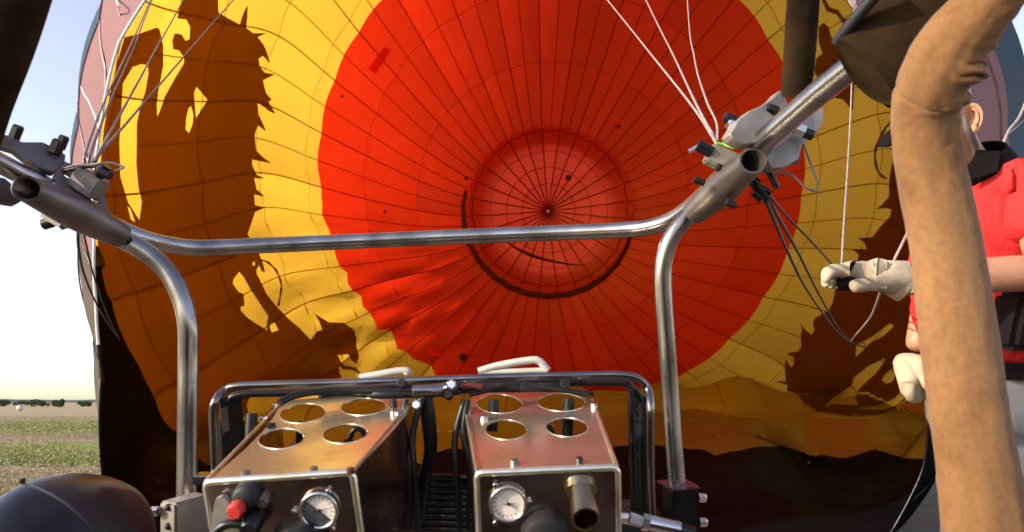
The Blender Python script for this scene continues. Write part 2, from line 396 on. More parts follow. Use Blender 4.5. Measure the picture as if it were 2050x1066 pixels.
def shrub(px, d, wpx, hpx, label):
    wd = wpx/FPX*d; ht = hpx/FPX*d
    b = P(px, 805, d); b.z = 0
    root = thing('shrub', label, 'shrub', b, 'dark shrubs along the far edge of the field')
    V, Fc = tube_geo([b, b + Vector((0, 0, ht*.6))], [.07, .03], 6); mesh('trunk', V, Fc, bark, root)
    V = []; Fc = []
    lobes = [(b + Vector((random.uniform(-.38, .38)*wd, random.uniform(-.3, .3)*wd, ht*random.uniform(.3, .68))), ht*random.uniform(.22, .38)) for _ in range(7 + int(wpx/8))]
    for c, r in lobes:
        for _ in range(170):
            u = Vector((random.gauss(0, 1), random.gauss(0, 1), random.gauss(0, 1))).normalized() * r * random.uniform(.6, 1.05)
            q = c + u
            if q.z < .05: continue
            s = .13*ht*.5; e1 = Vector((random.gauss(0, 1), random.gauss(0, 1), random.gauss(0, 1))).normalized()*s; e2 = e1.orthogonal().normalized()*s*.7
            k = len(V); V += [q - e1, q + e2, q + e1, q - e2]; Fc.append((k, k+1, k+2, k+3))
    mesh('crown', V, Fc, leafm, root, smooth=False)
for i, (px, d, wp, hp, lb) in enumerate([(8, 170, 34, 15, 'dark shrub at the left edge of the photo, on the horizon'),
        (40, 190, 30, 12, 'low dark shrub behind the small white bale on the horizon'),
        (72, 160, 30, 16, 'rounded dark shrub in the middle of the horizon row'),
        (92, 175, 26, 12, 'low dark shrub filling the gap of the horizon row'),
        (117, 150, 24, 19, 'tallest dark shrub of the row on the horizon'),
        (166, 165, 14, 14, 'small dark shrub left of the closely paired one near the balloon edge'),
        (178, 168, 10, 12, 'smallest dark shrub just right of its pair on the horizon'),
        (206, 185, 20, 9, 'pale low shrub on the horizon nearest the balloon edge')]):
    shrub(px, d, wp, hp, lb)
# small white bale
def bale():
    b = P(42, 805, 88); b.z = 0
    bm = bmesh.new(); bmesh.ops.create_icosphere(bm, subdivisions=3, radius=.4)
    for v in bm.verts:
        v.co.z = max(v.co.z, -.38); v.co *= 1 + .12*noise.noise(v.co*3); v.co += b + Vector((0, 0, .38))
    V = [v.co.copy() for v in bm.verts]; Fc = [[v.index for v in f.verts] for f in bm.faces]; bm.free()
    tag(mesh('bale', V, Fc, M['white_paint']), 'small white wrapped bale far out on the dry field', 'bale')
bale()
# near/mid grass: countless tufts on the left side of the field
def grass():
    V = []; Fc = []; fm = []
    for _ in range(15000):
        d = 9 + 50*random.random()**1.5
        px = random.uniform(-120, 260)
        q = P(px, 805, d); q.z = -.02
        if not (13 < q.y < 19 or 27 < q.y < 44) and random.random() < .75: continue
        for _k in range(3):
            a = random.uniform(0, 6.28); h = random.uniform(.012, .04); s = .008 + .0005*d
            o = q + Vector((random.gauss(0, .08), random.gauss(0, .08), 0)); t = Vector((math.cos(a), math.sin(a), 0))
            k = len(V); V += [o - t*s, o + t*s, o + Vector((random.gauss(0, .03), random.gauss(0, .03), h))]; Fc.append((k, k+1, k+2)); fm.append(random.choice((0, 0, 1)))
    o = mesh('grass', V, Fc, [simple('green_grass', (.22, .24, .06), (.14, .17, .04), rough=.8, scale=1), simple('dry_grass', (.42, .34, .16), rough=.9, scale=1)], smooth=False, fm=fm)
    o['kind'] = 'stuff'; o['label'] = 'short green and dry grass growing in bands on the open field'
grass()

# ------------------------------------------------------------------ balloon envelope
# rings: depth, centre x/y in photo pixels, pixel radius (true radius = r/F*d)
RING = [(3.3, 1032, 490, 830), (8.0, 1111, 312, 949), (10.0, 1115, 308, 832), (11.6, 1128, 298, 728), (13.0, 1140, 288, 620), (14.6, 1124, 330, 484),
        (15.7, 1115, 362, 385), (16.8, 1107, 397, 272), (17.55, 1100, 418, 168), (17.85, 1098, 422, 80), (17.95, 1097, 423, 1)]
RC = np.array([(d, (cx-1025)/FPX*d, (533-cy)/FPX*d, r/FPX*d) for d, cx, cy, r in RING])
RIM = [(-180, 844), (-164, 864), (-153, 888), (-146, 885), (-120, 840), (-90, 830), (-36, 830), (-10, 828), (0, 830), (18, 871), (29, 933), (38, 951), (90, 900), (144.5, 991), (162.5, 867), (172, 847), (180, 844)]
def rim_scale(th):
    a = math.degrees(math.atan2(-math.sin(th), math.cos(th)))   # image angle, y down
    for (a0, r0), (a1, r1) in zip(RIM, RIM[1:]):
        if a0 <= a <= a1: return (r0 + (r1-r0)*(a-a0)/(a1-a0)) / 830
    return 1
def ringv(u):
    u = max(0, min(len(RC)-1 - 1e-6, u)); i = int(u); s = u - i
    A = [RC[max(0, i-1)], RC[i], RC[i+1], RC[min(len(RC)-1, i+2)]]
    if i == 0: A[0] = 2*A[1] - A[2]
    return .5*((2*A[1]) + (-A[0] + A[2])*s + (2*A[0] - 5*A[1] + 4*A[2] - A[3])*s*s + (-A[0] + 3*A[1] - 3*A[2] + A[3])*s**3)
NG = 28; PH = math.radians(90 - 1) + math.pi/NG
FLOOR = [(3, .0), (4, .06), (5.2, .30), (6.6, .62), (7.4, .66), (9.2, 1.02), (10, .92), (11.8, 1.38), (13, 1.30), (20, 1.4)]
def floor_z(x, y):
    for (a, z0), (b, z1) in zip(FLOOR, FLOOR[1:]):
        if a <= y <= b: s = (y-a)/(b-a); s = s*s*(3-2*s); z = z0 + (z1-z0)*s; break
    else: z = 0 if y < 3 else 1.4
    k = min(1, max(0, (y-3.5)/4))
    return z + k*(.12*math.sin(x*1.9 + .6*y) + .09*math.sin(x*4.1 - y*1.3 + 1) + .05*noise.noise(Vector((x*1.6, y*1.2, 0))))
def S(u, th, inset=0):
    d, cx, cy, r = ringv(u)
    g = ((th - PH) / (2*math.pi/NG)) % 1
    lobe = (.011 if u < 5 else .008)*math.sin(math.pi*g) * (1 if u > .3 else u/.3)
    rr = r*(1 + lobe)
    if u < 1: rr *= 1 + (rim_scale(th) - 1)*(1-u)**1.5
    x = cx + rr*math.cos(th); y = cy + rr*math.sin(th)
    # wrinkles running along the gores at the lower left, where the cloth is slack
    ang = math.degrees(th) % 360; wk = max(0, 1 - abs(ang - 222)/42) * max(0, min(1, (u-3.0))) * max(0, min(1, (8-u)))
    if wk: 
        amp = wk*(.07*math.sin(th*61 + u*2.1) + .05*math.sin(th*37 - u*3) ); x += amp*math.cos(th); y += amp*math.sin(th)
    wr = .02*noise.noise(Vector((x*.9, y*.9, d*.9)))
    x += wr*math.cos(th); y += wr*math.sin(th)
    if inset:
        x -= inset*math.cos(th)*min(1, r); y -= inset*math.sin(th)*min(1, r); d -= inset*(.15 if u < 4 else .8)
    p = C2W(x, y, d)
    if u < 7.5 and math.sin(th) < .2:
        f = floor_z(p.x, p.y) + inset*.8
        k = .35; h_ = max(k - abs(p.z - f), 0)/k; p.z = max(p.z, f) + h_*h_*k*.25
    return p
Rows = [0, 1, 2, 3, 4, 5, 6, 7, 8]
env_loc = P(1032, 805, 3.3); env_loc.z = 0
env = thing('balloon_envelope', 'half inflated hot air balloon seen through its mouth, red crown inside a yellow ring', 'balloon', env_loc)
step = 2*math.pi/NG
BV = []; BF = []
for r in range(8):
    for g in range(NG):
        t0 = PH + g*step
        nu, nv = (14, 7) if r == 0 else (8, 6)
        if r in (1, 2): nu = 8
        V = [S(r + i/nu*(1.0 if r < 7 else 1.42), t0 + step*j/nv) for i in range(nu+1) for j in range(nv+1)]
        Fc = [(i*(nv+1)+j, i*(nv+1)+j+1, (i+1)*(nv+1)+j+1, (i+1)*(nv+1)+j) for i in range(nu) for j in range(nv)]
        m = M['yellow_near'] if r == 0 else M['yellow'] if r < 5 else M['red']
        if r == 0:
            flk = 184 < math.degrees(t0) % 360 <= 268; low = 268 < math.degrees(t0) % 360 < 352
            fm = [2 if low and i < nu*.55 else 0 if i < nu*.5 else 1 for i in range(nu) for j in range(nv)]; mt = [M['flank'] if flk else M['yellow_near'], M['flank'] if flk else M['yellow'], M['skirt']]
        else: fm = None; mt = m
        mesh('fabric_panel', V, Fc, mt, env, fm=fm)
        b = len(BV); BV += V; BF += [tuple(b + k for k in f) for f in Fc]
# parachute vent closing the crown
for g in range(NG):
    t0 = PH + g*step; nu, nv = 6, 6
    V = []
    for i in range(nu+1):
        for j in range(nv+1):
            u = 10 - (2.05 + .05*math.sin(math.pi*j/nv))*i/nu
            V.append(S(u, t0 + step*j/nv, .16*i/nu + .02))
    Fc = [(i*(nv+1)+j, (i+1)*(nv+1)+j, (i+1)*(nv+1)+j+1, i*(nv+1)+j+1) for i in range(nu) for j in range(nv)]
    mesh('vent_panel', V, Fc, M['vent'], env)
    b = len(BV); BV += V; BF += [tuple(b + k for k in f) for f in Fc]
# outer ring of cloth under the vent edge
BVH = BVHTree.FromPolygons([tuple(v) for v in BV], BF)
# tapes and seams
def strip(name, fu, w_, parent, ml, fmf, inset=.012):
    "ribbon along param path fu -> list of (u,th); width w_ metres"
    pts = [S(u, t, inset) for u, t in fu]; V = []; Fc = []; fm = []
    for i, p in enumerate(pts):
        T = (pts[min(i+1, len(pts)-1)] - pts[max(0, i-1)]).normalized()
        c = C2W(0, 0, 0); u, t = fu[i]; n = AX*math.cos(t) + AU*math.sin(t)
        if u > 7: n = (n + AF*1.5).normalized()
        sd = T.cross(n).normalized() * w_/2
        V += [p - sd, p + sd]
        if i: k = 2*i; Fc.append((k-2, k-1, k+1, k)); fm.append(fmf((fu[i][0] + fu[i-1][0])/2))
    return mesh(name, V, Fc, ml, parent, fm=fm)
tm = [M['tape_yel'], M['tape_red']]
for g in range(NG):
    th = PH + g*step
    strip('load_tape', [(9.9*i/90, th) for i in range(91)], .027, env, tm, lambda u: 1 if u > 5 else 0, .008)
    strip('gore_seam', [(2 + 6*i/60, th + step/2) for i in range(61)], .020, env, tm, lambda u: 1 if u > 5 else 0, .007)
for u in (1.55, 3, 4, 4.78, 6, 7):
    strip('panel_seam', [(u, PH + 2*math.pi*i/336) for i in range(337)], .026, env, tm, lambda q: 1 if q > 5 else 0, .007)
for u, ins in ((8.45, .14), (8.85, .11), (9.25, .08)):
    strip('vent_seam', [(u, PH + 2*math.pi*i/168) for i in range(169)], .022, env, tm, lambda q: 1, ins)
strip('vent_edge', [(7.96 + .05*abs(math.sin(NG/2*(2*math.pi*i/336))), PH + 2*math.pi*i/336) for i in range(337)], .03, env, tm, lambda q: 1, .2)
for g in range(NG):
    fu = [(9.9 - 1.9*i/16, PH + g*step) for i in range(17)]
    o = strip('vent_tape', fu, .032, env, tm, lambda u: 1, 0)
    ins = [S(u, t, .02 + .16*(10-u)/2.05 + .012) for u, t in fu]; old = [S(u, t, 0) for u, t in fu]
    for k, v in enumerate(o.data.vertices): v.co += ins[k//2] - old[k//2]
# dark red crescent along the lower edge of the vent
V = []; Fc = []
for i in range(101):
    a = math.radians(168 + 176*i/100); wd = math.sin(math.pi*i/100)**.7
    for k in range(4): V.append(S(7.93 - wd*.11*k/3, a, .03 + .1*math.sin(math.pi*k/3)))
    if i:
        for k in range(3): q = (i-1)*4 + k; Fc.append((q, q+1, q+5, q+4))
mesh('vent_crescent', V, Fc, M['dark_red'], env)
# load ring in the centre
tube('crown_ring', [P(1097 + 6*math.cos(a), 423 + 6*math.sin(a), 17.6) for a in [2*math.pi*i/20 for i in range(21)]], .03, M['dark_red'], env, 8)
for g in range(NG):
    strip('outer_tape', [(.02 + 2.2*i/26, PH + g*step) for i in range(27)], .018, env, [M['outer_tape']], lambda u: 0, -.012)
for u in (.42,):
    strip('outer_seam', [(u, PH + 2*math.pi*i/336) for i in range(337)], .022, env, [M['outer_tape']], lambda q: 0, -.012)
def project(px, py, off):
    r = ray(px, py); loc, n, i, dd = BVH.ray_cast(CAM, r, 60)
    if loc is None: return None
    if n.dot(r) > 0: n = -n
    return loc + n*off
def overlay(name, outline, holes, mat, off, grid=14, parent=env):
    v, f = tri2d(outline, holes, grid)
    Q = [project(x, y, off) for x, y in v]
    f = [t for t in f if all(Q[i] is not None for i in t)]
    # drop triangles that straddle an occlusion edge
    f2 = []
    for t in f:
        ds = [(Q[i] - CAM).length for i in t]
        if max(ds) - min(ds) < .12*min(ds) + .25: f2.append(t)
    V = [q if q is not None else Vector((0, 0, 0)) for q in Q]
    used = sorted({i for t in f2 for i in t}); mp = {a: b for b, a in enumerate(used)}
    return mesh(name, [V[i] for i in used], [tuple(mp[i] for i in t) for t in f2], mat, parent)
def ribbon(pts, wd):
    L = []; R = []
    for i, (x, y) in enumerate(pts):
        a = pts[max(0, i-1)]; b = pts[min(len(pts)-1, i+1)]; dx, dy = b[0]-a[0], b[1]-a[1]; l = math.hypot(dx, dy) or 1
        k = wd*(.5 + .18*(-1)**i); L.append((x - dy/l*k, y + dx/l*k)); R.append((x + dy/l*k, y - dx/l*k))
    return L + R[::-1]
left_out = [(434,-70),(434,0),(435,25),(455,37),(478,49),(482,35),(488,20),(494,10),(493,35),(491,55),(505,66),(532,66),(514,74),(525,88),(532,102),(539,128),(531,118),(524,112),(516,118),(518,132),(528,146),(549,149),(533,157),(524,161),(531,187),(542,200),(536,205),(543,216),(550,228),(537,223),(524,212),(514,207),(516,230),(526,250),(531,264),(514,251),(508,272),(511,302),(524,315),(542,328),(527,325),(503,320),(503,332),(512,350),(529,358),(507,357),(512,380),(529,395),(507,390),(509,412),(529,416),(509,425),(499,456),(494,470),(505,488),(515,504),(521,519),(526,532),(529,546),(522,544),(517,532),(512,540),(512,549),(524,572),(532,590),(554,617),(577,640),(599,659),(620,682),(632,665),(643,661),(638,646),(628,629),(656,646),(686,647),(707,662),(712,677),(712,695),(718,716),(713,730),(704,725),(695,710),(674,712),(680,724),(689,734),(710,737),(722,752),(704,742),(686,742),(677,732),(679,749),(683,757),(660,768),(560,775),(505,780),(503,787),(493,813),(497,835),(520,852),(500,880),(470,905),(430,935),(400,960),(300,990),(262,960),(232,880),(222,800),(212,700),(200,620),(193,540),(191,450),(195,360),(204,260),(214,200),(230,130),(246,74),(275,67),(311,54),(317,59),(324,92),(324,131),(314,184),(311,210),(312,233),(316,225),(327,194),(347,158),(366,126),(366,115),(356,101),(344,98),(342,80),(347,66),(361,68),(369,81),(377,78),(378,52),(370,38),(352,36),(360,0),(372,-70)]
left_holes = [[(281,128),(293,131),(294,148),(288,184),(278,213),(271,246),(270,328),(274,375),(281,405),(276,441),(253,405),(238,355),(236,284),(241,203),(243,167),(263,134)],
    [(391,174),(413,200),(399,223),(390,236),(388,213),(386,187)], [(380,212),(385,230),(383,249),(376,267),(369,259),(371,233),(375,217)],
    [(477,545),(485,554),(500,581),(536,635),(533,647),(532,662),(512,650),(494,638),(480,623),(480,616),(488,613),(486,590),(476,586),(464,569),(465,560)],
    [(541,647),(548,647),(556,662),(542,667),(538,656)], [(504,526),(509,525),(508,533),(504,532)], [(252,413),(258,418),(268,446),(259,440)]]
overlay('printed_silhouette', left_out, left_holes, M['brown'], .022, 9)
overlay('printed_silhouette', ribbon([(520,522),(528,523),(536,527),(544,534),(551,542),(556,552),(560,563),(562,573),(562,584),(560,595),(556,614)], 4), [], M['brown'], .022, 20)
right_out = [(1787,332),(1782,361),(1782,395),(1768,410),(1755,420),(1775,417),(1787,420),(1784,434),(1765,454),(1748,476),(1719,478),(1733,488),(1736,500),(1709,500),(1722,512),(1716,530),(1690,550),(1674,579),(1668,609),(1659,624),(1632,639),(1629,648),(1632,663),(1626,672),(1613,662),(1604,648),(1607,663),(1604,672),(1605,696),(1599,705),(1575,710),(1590,717),(1590,732),(1584,738),(1574,720),(1572,735),(1575,765),(1553,765),(1578,773),(1575,786),(1592,790),(1602,798),(1610,812),(1640,826),(1700,836),(1780,832),(1830,790),(1846,740),(1851,600),(1851,480),(1842,360),(1820,300),(1800,300)]
right_holes = [[(1790,651),(1782,650),(1749,675),(1716,693),(1715,717),(1731,702),(1746,687),(1770,675),(1790,657)],
    [(1773,719),(1740,735),(1710,759),(1707,774),(1692,783),(1668,798),(1655,812),(1720,814),(1712,798),(1722,780),(1755,750),(1773,726)],
    [(1797,732),(1801,746),(1788,767),(1776,770),(1767,762),(1776,750)],
    [(1700,822),(1769,812),(1794,798),(1815,777),(1822,790),(1800,812),(1769,824)]]
overlay('printed_silhouette', right_out, right_holes, M['brown'], .022, 7)
overlay('printed_silhouette', [(1640,54),(1650,45),(1660,54),(1665,73),(1677,88),(1700,95),(1730,105),(1748,130),(1740,141),(1726,161),(1711,171),(1709,222),(1689,200),(1662,193),(1645,172),(1631,141),(1636,117),(1648,107),(1640,83)], [], M['brown'], .022, 12)
overlay('printed_silhouette', [(1642,-10),(1650,-8),(1662,14),(1680,20),(1690,36),(1704,40),(1702,60),(1688,46),(1676,29),(1656,22)], [], M['brown'], .022, 12)
overlay('printed_silhouette', ribbon([(1787,244),(1776,254),(1768,268),(1760,283),(1755,298),(1753,312),(1755,330),(1760,346),(1768,354),(1777,359)], 5), [], M['brown'], .022, 20)
overlay('printed_silhouette', ribbon([(1752,140),(1762,165),(1774,185),(1787,210)], 6), [], M['brown'], .022, 20)
overlay('patch', [(735,138),(767,93),(781,100),(750,148)], [], M['patch_bright'], .05, 8)
overlay('patch', [(1068,660),(1085,657),(1100,664),(1082,669)], [], M['patch_bright'], .05, 8)
overlay('patch', [(860,700),(885,712),(878,722),(852,708)], [], M['patch_bright'], .05, 8)
for x, y, r in ((925, 719, 9), (1138, 356, 6), (1240, 253, 4), (681, 192, 3), (767, 424, 3), (932, 357, 4), (1012,306,2)):
    overlay('patch', ell(x, y, r, r, 10), [], M['dark_red'], .06, 30)
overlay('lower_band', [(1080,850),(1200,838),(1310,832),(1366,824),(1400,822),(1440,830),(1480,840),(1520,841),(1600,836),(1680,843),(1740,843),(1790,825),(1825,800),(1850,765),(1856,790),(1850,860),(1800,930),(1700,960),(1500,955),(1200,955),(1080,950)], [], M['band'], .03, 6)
# slack line crossing the vent
tube('vent_line', [P(x, y, 17.0) for x, y in ((1005, 478), (1030, 495), (1060, 510), (1100, 522), (1150, 531), (1172, 530))], [.006, .03, .045, .035, .02, .006], M['dark_red'], env, 6, 6)
# black scoop (flame-proof skirt) along the lower part of the mouth
sk = [(193,500),(206,590),(222,640),(240,680),(275,740),(300,800),(312,830),(345,870),(365,900),(400,935),(440,950),(560,945),(700,935),(850,930),(1000,925),(1200,915),(1320,900),(1366,902),(1430,915),(1495,920),(1560,905),(1640,912),(1700,925),(1760,905),(1815,870),(1836,820),(1850,770),(1858,700),(1860,600)]
ub = []
NS = 200
tree = []
for x, y in sk:
    q = project(x, y, 0)
    if q is None: continue
    best = (9e9, 0, 0)
    for i in range(0, 81):
        for j in range(0, 181):
            pass
    tree.append(q)
# nearest (u, theta) on a sampled grid
GU = [i*.04 for i in range(60)]; GT = [math.radians(150 + 240*j/480) for j in range(481)]
GP = np.array([[tuple(S(u, t)) for t in GT] for u in GU])
pairs = []
for q in tree:
    D = ((GP - np.array(q))**2).sum(-1); i, j = np.unravel_index(D.argmin(), D.shape); pairs.append((GT[j], GU[i]))
pairs = [(a, min(b, max(.12, .62 - (math.degrees(a)-316)*.012)) if math.degrees(a) > 316 else b) for a, b in pairs]; pairs.sort()
print('SKIRT', [(round(math.degrees(a)), round(b, 2)) for a, b in pairs])
V = []; Fc = []; NT = 260; NU = 12
ta, tb = math.radians(183), math.radians(359)
for i in range(NT+1):
    t = ta + (tb-ta)*i/NT
    uu = np.interp(t, [p[0] for p in pairs], [p[1] for p in pairs])
    uu *= min(1, max(0, (t-ta)/.15))*1.0; uu *= min(1, max(.0, (tb-t)/.1)); uu = max(uu, .015)
    for k in range(NU+1): V.append(S(uu*k/NU, t, .003 + .06*min(1, k/3)))
    if i:
        for k in range(NU): a = (i-1)*(NU+1)+k; Fc.append((a, a+NU+1, a+NU+2, a+1))
mesh('skirt', V, Fc, M['skirt'], env)
# rim binding of the mouth
rim = [S(0.0, 2*math.pi*i/240, .0) for i in range(241)]
V, Fc = tube_geo(rim, .007, 8); mesh('mouth_binding', V, Fc, [M['white_tape'], M['skirt']], env, fm=[1 if 192 < ((i//8)*1.5) % 360 < 350 else 0 for i in range(len(Fc))])
# white load tapes on the outside, seen on the left flank
for pts in ([(232,-5),(240,30),(247,72)], [(160,168),(168,188),(178,204),(190,232),(200,262)]):
    Q = []
    v = []
    for x, y in pts:
        r = ray(x, y); loc, n, i, dd = BVH.ray_cast(CAM, r, 60)
        if loc is not None: Q.append(loc - r*.03)
    if len(Q) > 1: tube('flank_tape', Q, .005, M['white_tape'], env, 6, 4)

# ------------------------------------------------------------------ burner frame
fr = thing('load_frame', 'bent stainless steel tube load frame crossing in front of the balloon mouth', 'frame', P(880, 480, 1.2))
cb = [(225,452,1.0),(285,478,1.02),(340,491,1.06),(400,497,1.1),(520,492,1.16),(700,484,1.2),(900,475,1.2),(1100,467,1.18),(1240,461,1.14),(1300,455,1.11),(1345,440,1.08),(1385,412,1.04),(1425,375,1.0)]
tube('crossbar', [P(*p) for p in cb], .0135, M['steel'], fr, 20, 8)
tube('leg', [P(*p) for p in ((222,468,.99),(285,500,.99),(332,540,.99),(362,592,.985),(376,650,.98),(377,720,.98),(376,800,.975),(375,900,.97),(374,1010,.96))], .0136, M['steel'], fr, 20, 8)
tube('leg', [P(*p) for p in ((1420,395,1.0),(1375,436,1.0),(1342,480,1.0),(1328,530,1.0),(1328,590,1.0),(1334,680,1.0),(1341,780,1.0),(1348,880,.99),(1356,975,.98))], .0125, M['steel'], fr, 20, 8)
sockL = tube('socket', [P(54,378,.845), P(62,382,.855), P(150,424,.92), P(200,450,.95), P(245,474,.98)], [.0160, .0172, .0235, .0215, .0165], M['steel_dull'], fr, 28, 5, hollow=.0028)
sockR = tube('socket', [P(1507,322,.87), P(1500,328,.88), P(1450,372,.935), P(1415,404,.96), P(1385,430,.98)], [.0172, .0182, .0235, .021, .016], M['steel_dull'], fr, 28, 5, hollow=.0028)
# gusset plates with slots
gl = Plane(P(90,345,.90), P(245,455,.95), P(120,300,.95))
plate('gusset', gl, [(118,318),(145,330),(168,350),(205,382),(225,440),(170,420),(100,372)], [ell(135,352,9,4,10,.5), ell(104,362,9,4,10,.5), ell(163,365,8,4,10,.5), ell(188,400,9,4,10,.6)], .004, M['steel_dull'], fr)
tube('inner_rod', [P(-90,280,.78), P(30,343,.86), P(90,372,.90)], .0125, M['steel'], fr, 18)
# cast brackets
def bracket(name, outline, d0, d1, th, mat, holes=()):
    xs = [p[0] for p in outline]; x0, x1 = min(xs), max(xs); ys = [p[1] for p in outline]
    pl = Plane(P(x0, ys[0], d0), P(x1, ys[0], d1), P(x0, ys[0]-60, d0 + .01))
    o = plate(name, pl, outline, holes, th, mat, fr)
    md = o.modifiers.new('b', 'BEVEL'); md.width = .0018; md.segments = 2; md.limit_method = 'ANGLE'
    return o, pl
b1, p1 = bracket('cast_bracket', [(-10,268),(15,270),(45,284),(85,284),(112,296),(132,310),(130,324),(108,346),(80,338),(55,322),(28,300),(-5,290)], .86, .92, .016, M['dark_and_shaded_cast'])
b2, p2 = bracket('cast_bracket', [(-20,352),(10,356),(38,380),(52,398),(35,408),(12,404),(-20,396)], .88, .92, .016, M['dark_and_shaded_cast'])
for (x, y, d, r) in ((30,272,.86,.007), (122,292,.90,.007), (112,300,.90,.009), (100,420,.92,.009), (152,452,.93,.008)):
    bolt('bolt', P(x, y, d), AU + AX*.4, r, .014, M['black_metal'], fr)
box('clamp_block', P(178,368,.935), (AX*.8+AU*-.5).normalized(), (AU*.8+AX*.5).normalized(), AF, .019, .014, .014, M['cast'], fr)
tube('bolt', [P(196,352,.93), P(214,332,.93)], .0085, M['black_metal'], fr, 8); tube('bolt', [P(203,345,.925), P(222,352,.925)], .006, M['black'], fr, 8)
box('clamp_block', P(115,438,.95), (AX*.86-AU*.5).normalized(), (AU*.86+AX*.5).normalized(), AF, .016, .007, .012, M['cast'], fr)
tube('bolt', [P(88,450,.95), P(104,445,.95)], .008, M['black_metal'], fr, 8); tube('bolt', [P(120,445,.95), P(128,458,.95)], .004, M['black_metal'], fr, 8)
# right side
tube('inner_rod', [P(1500,330,.93), P(1530,282,.90), P(1640,186,.82), P(1740,105,.76), P(1850,12,.70)], [.0155]*5, M['steel'], fr, 22)
b3, p3 = bracket('cast_bracket', [(1562,180),(1548,196),(1520,214),(1500,222),(1478,240),(1461,268),(1468,278),(1490,290),(1512,288),(1532,268),(1548,252),(1562,238),(1580,215),(1572,195)], .90, .93, .02, M['cast'], )
b4, p4 = bracket('cast_bracket', [(1640,203),(1650,222),(1647,250),(1632,272),(1606,290),(1600,318),(1572,336),(1548,338),(1532,318),(1528,296),(1552,298),(1584,268),(1610,240),(1622,214)], .93, .95, .02, M['cast'])
for (x, y, r) in ((1466,240,.008), (1472,252,.009), (1550,222,.008), (1604,262,.009), (1621,270,.008), (1450,340,.006), (1478,350,.005), (1468,410,.006), (1405,365,.005)):
    bolt('bolt', P(x, y, .915), -AX*.8 + AU*.3, r, .012, M['black_metal'] if r < .009 else M['chrome'], fr)
box('clamp_block', P(1441,318,.94), (AX*.9-AU*.42).normalized(), (AU*.9+AX*.42).normalized(), AF, .018, .0135, .014, M['cast'], fr)
tube('bolt', [P(1396,290,.93), P(1424,306,.93)], .0085, M['black_metal'], fr, 8); tube('bolt', [P(1378,304,.93), P(1400,292,.93)], .003, M['chrome'], fr, 8)
box('socket_block', P(1560,325,.95), (AX*.9+AU*.3).normalized(), (AU*.9-AX*.3).normalized(), AF, .026, .010, .012, M['dark_and_shaded_cast'], fr, .4)
for i, (x, y) in enumerate(((1508,362), (1520,378), (1530,392), (1516,392), (1534,380))):
    tube('shackle', [P(x-9, y-6, .94), P(x+8, y+8, .94)], .0075 - .0008*i, M['black_metal'], fr, 8)
tube('bolt', [P(1540,345,.94), P(1556,378,.94)], .0045, M['black_metal'], fr, 8)

# sleeves and uprights
def sleeve(name, pts, rx, mat, parent, wrinkles, seg=48, n=18, flat=.8):
    q = cr([tuple(P(*p)) + (r,) for p, r in zip(pts, rx)], n); V, Fc = tube_geo([Vector(a[:3]) for a in q], [a[3] for a in q], seg)
    out = []
    for i, a in enumerate(q):
        c = Vector(a[:3])
        for k in range(seg):
            v = V[i*seg + k] - c; dv = v.dot(AF); v -= AF*dv*(1-flat)
            side = v.dot(AX)/a[3]
            out.append(c + v*(1 + wrinkles(i/(len(q)-1), side, k)))
    return mesh(name, out, Fc, mat, parent, auto=80)
def wr_right(s, side, k):
    w1 = math.exp(-((s-.37)/.16)**2)*max(0, side + .25)
    am = .5 + max(-.4, 1.3*noise.noise(Vector((s*23, 4, k*.05)))); gv = -.04*math.exp(-((s - .462 - .02*side)/.0045)**2); return gv + am*w1*.27*abs(math.sin(s*66 + 2*math.sin(s*19) + k*.10 + 2.2*noise.noise(Vector((s*7, k*.2, 0)))))**.6 - w1*.10 + .05*noise.noise(Vector((s*11, k*.22, 2))) + .022*noise.noise(Vector((s*40, k*.5, 5)))
post = thing('upright_sleeve', 'tan suede sleeve wrapped around the basket upright, wrinkled at its bend', 'sleeve', P(1930, 1066, .60))
sleeve('suede_cover', [(2120,-190,.52),(2050,-80,.54),(1984,-2,.56),(1925,70,.58),(1876,150,.60),(1852,235,.62),(1868,360,.63),(1898,520,.63),(1925,720,.62),(1952,900,.60),(1985,1150,.58)], [.018,.020,.023,.029,.031,.0292,.0308,.0320,.0330,.0335,.036], M['leather'], post, wr_right, 64, 34, .7)
cuff = thing('shade_toned_cuff', 'suede cuff at the upper right where the steel tube enters, shade put into its dark colour', 'cuff', P(1740, 80, .66))
sleeve('shade_toned_cover', [(1733,143,.66),(1744,133,.66),(1800,80,.655),(1890,-8,.64),(2010,-120,.62)], [.0405,.041,.043,.046,.048], M['dark_and_shaded_leather'], cuff, lambda s, a, k: .03*noise.noise(Vector((s*9, k*.2, 2))), 40, 8, .32)  # shade across the sleeve top put into this darker cover
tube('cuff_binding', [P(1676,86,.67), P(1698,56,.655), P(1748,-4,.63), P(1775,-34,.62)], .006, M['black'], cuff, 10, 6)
bar = thing('upright_rod', 'black sleeved rod hanging down at the top right, in front of the yellow fabric', 'rod', P(1605, 0, .86))
c = P(1600, 70, .88); a = (P(1590, 190, .9) - P(1608, -60, .86)).normalized(); s_ = (AX - a*AX.dot(a)).normalized()
sleeve('rod_cover', [(1612,-120,.84),(1608,0,.86),(1602,90,.88),(1596,160,.895),(1588,198,.90)], [.0205,.0205,.0205,.020,.015], M['dark_and_shaded_leather'], bar, lambda s, a, k: .03*noise.noise(Vector((s*7, k*.3, 2))), 28, 8, .6)
bar2 = thing('upright_rod', 'black sleeved upright cutting across the top left corner against the sky', 'rod', P(20, 0, .6))
sleeve('rod_cover', [(75,-180,.56),(38,-40,.58),(-2,90,.61),(-38,200,.64),(-62,300,.66)], [.028,.028,.028,.027,.024], M['dark_and_shaded_leather'], bar2, lambda s, a, k: .02*noise.noise(Vector((s*7, k*.3, 2))), 28, 8, .8)

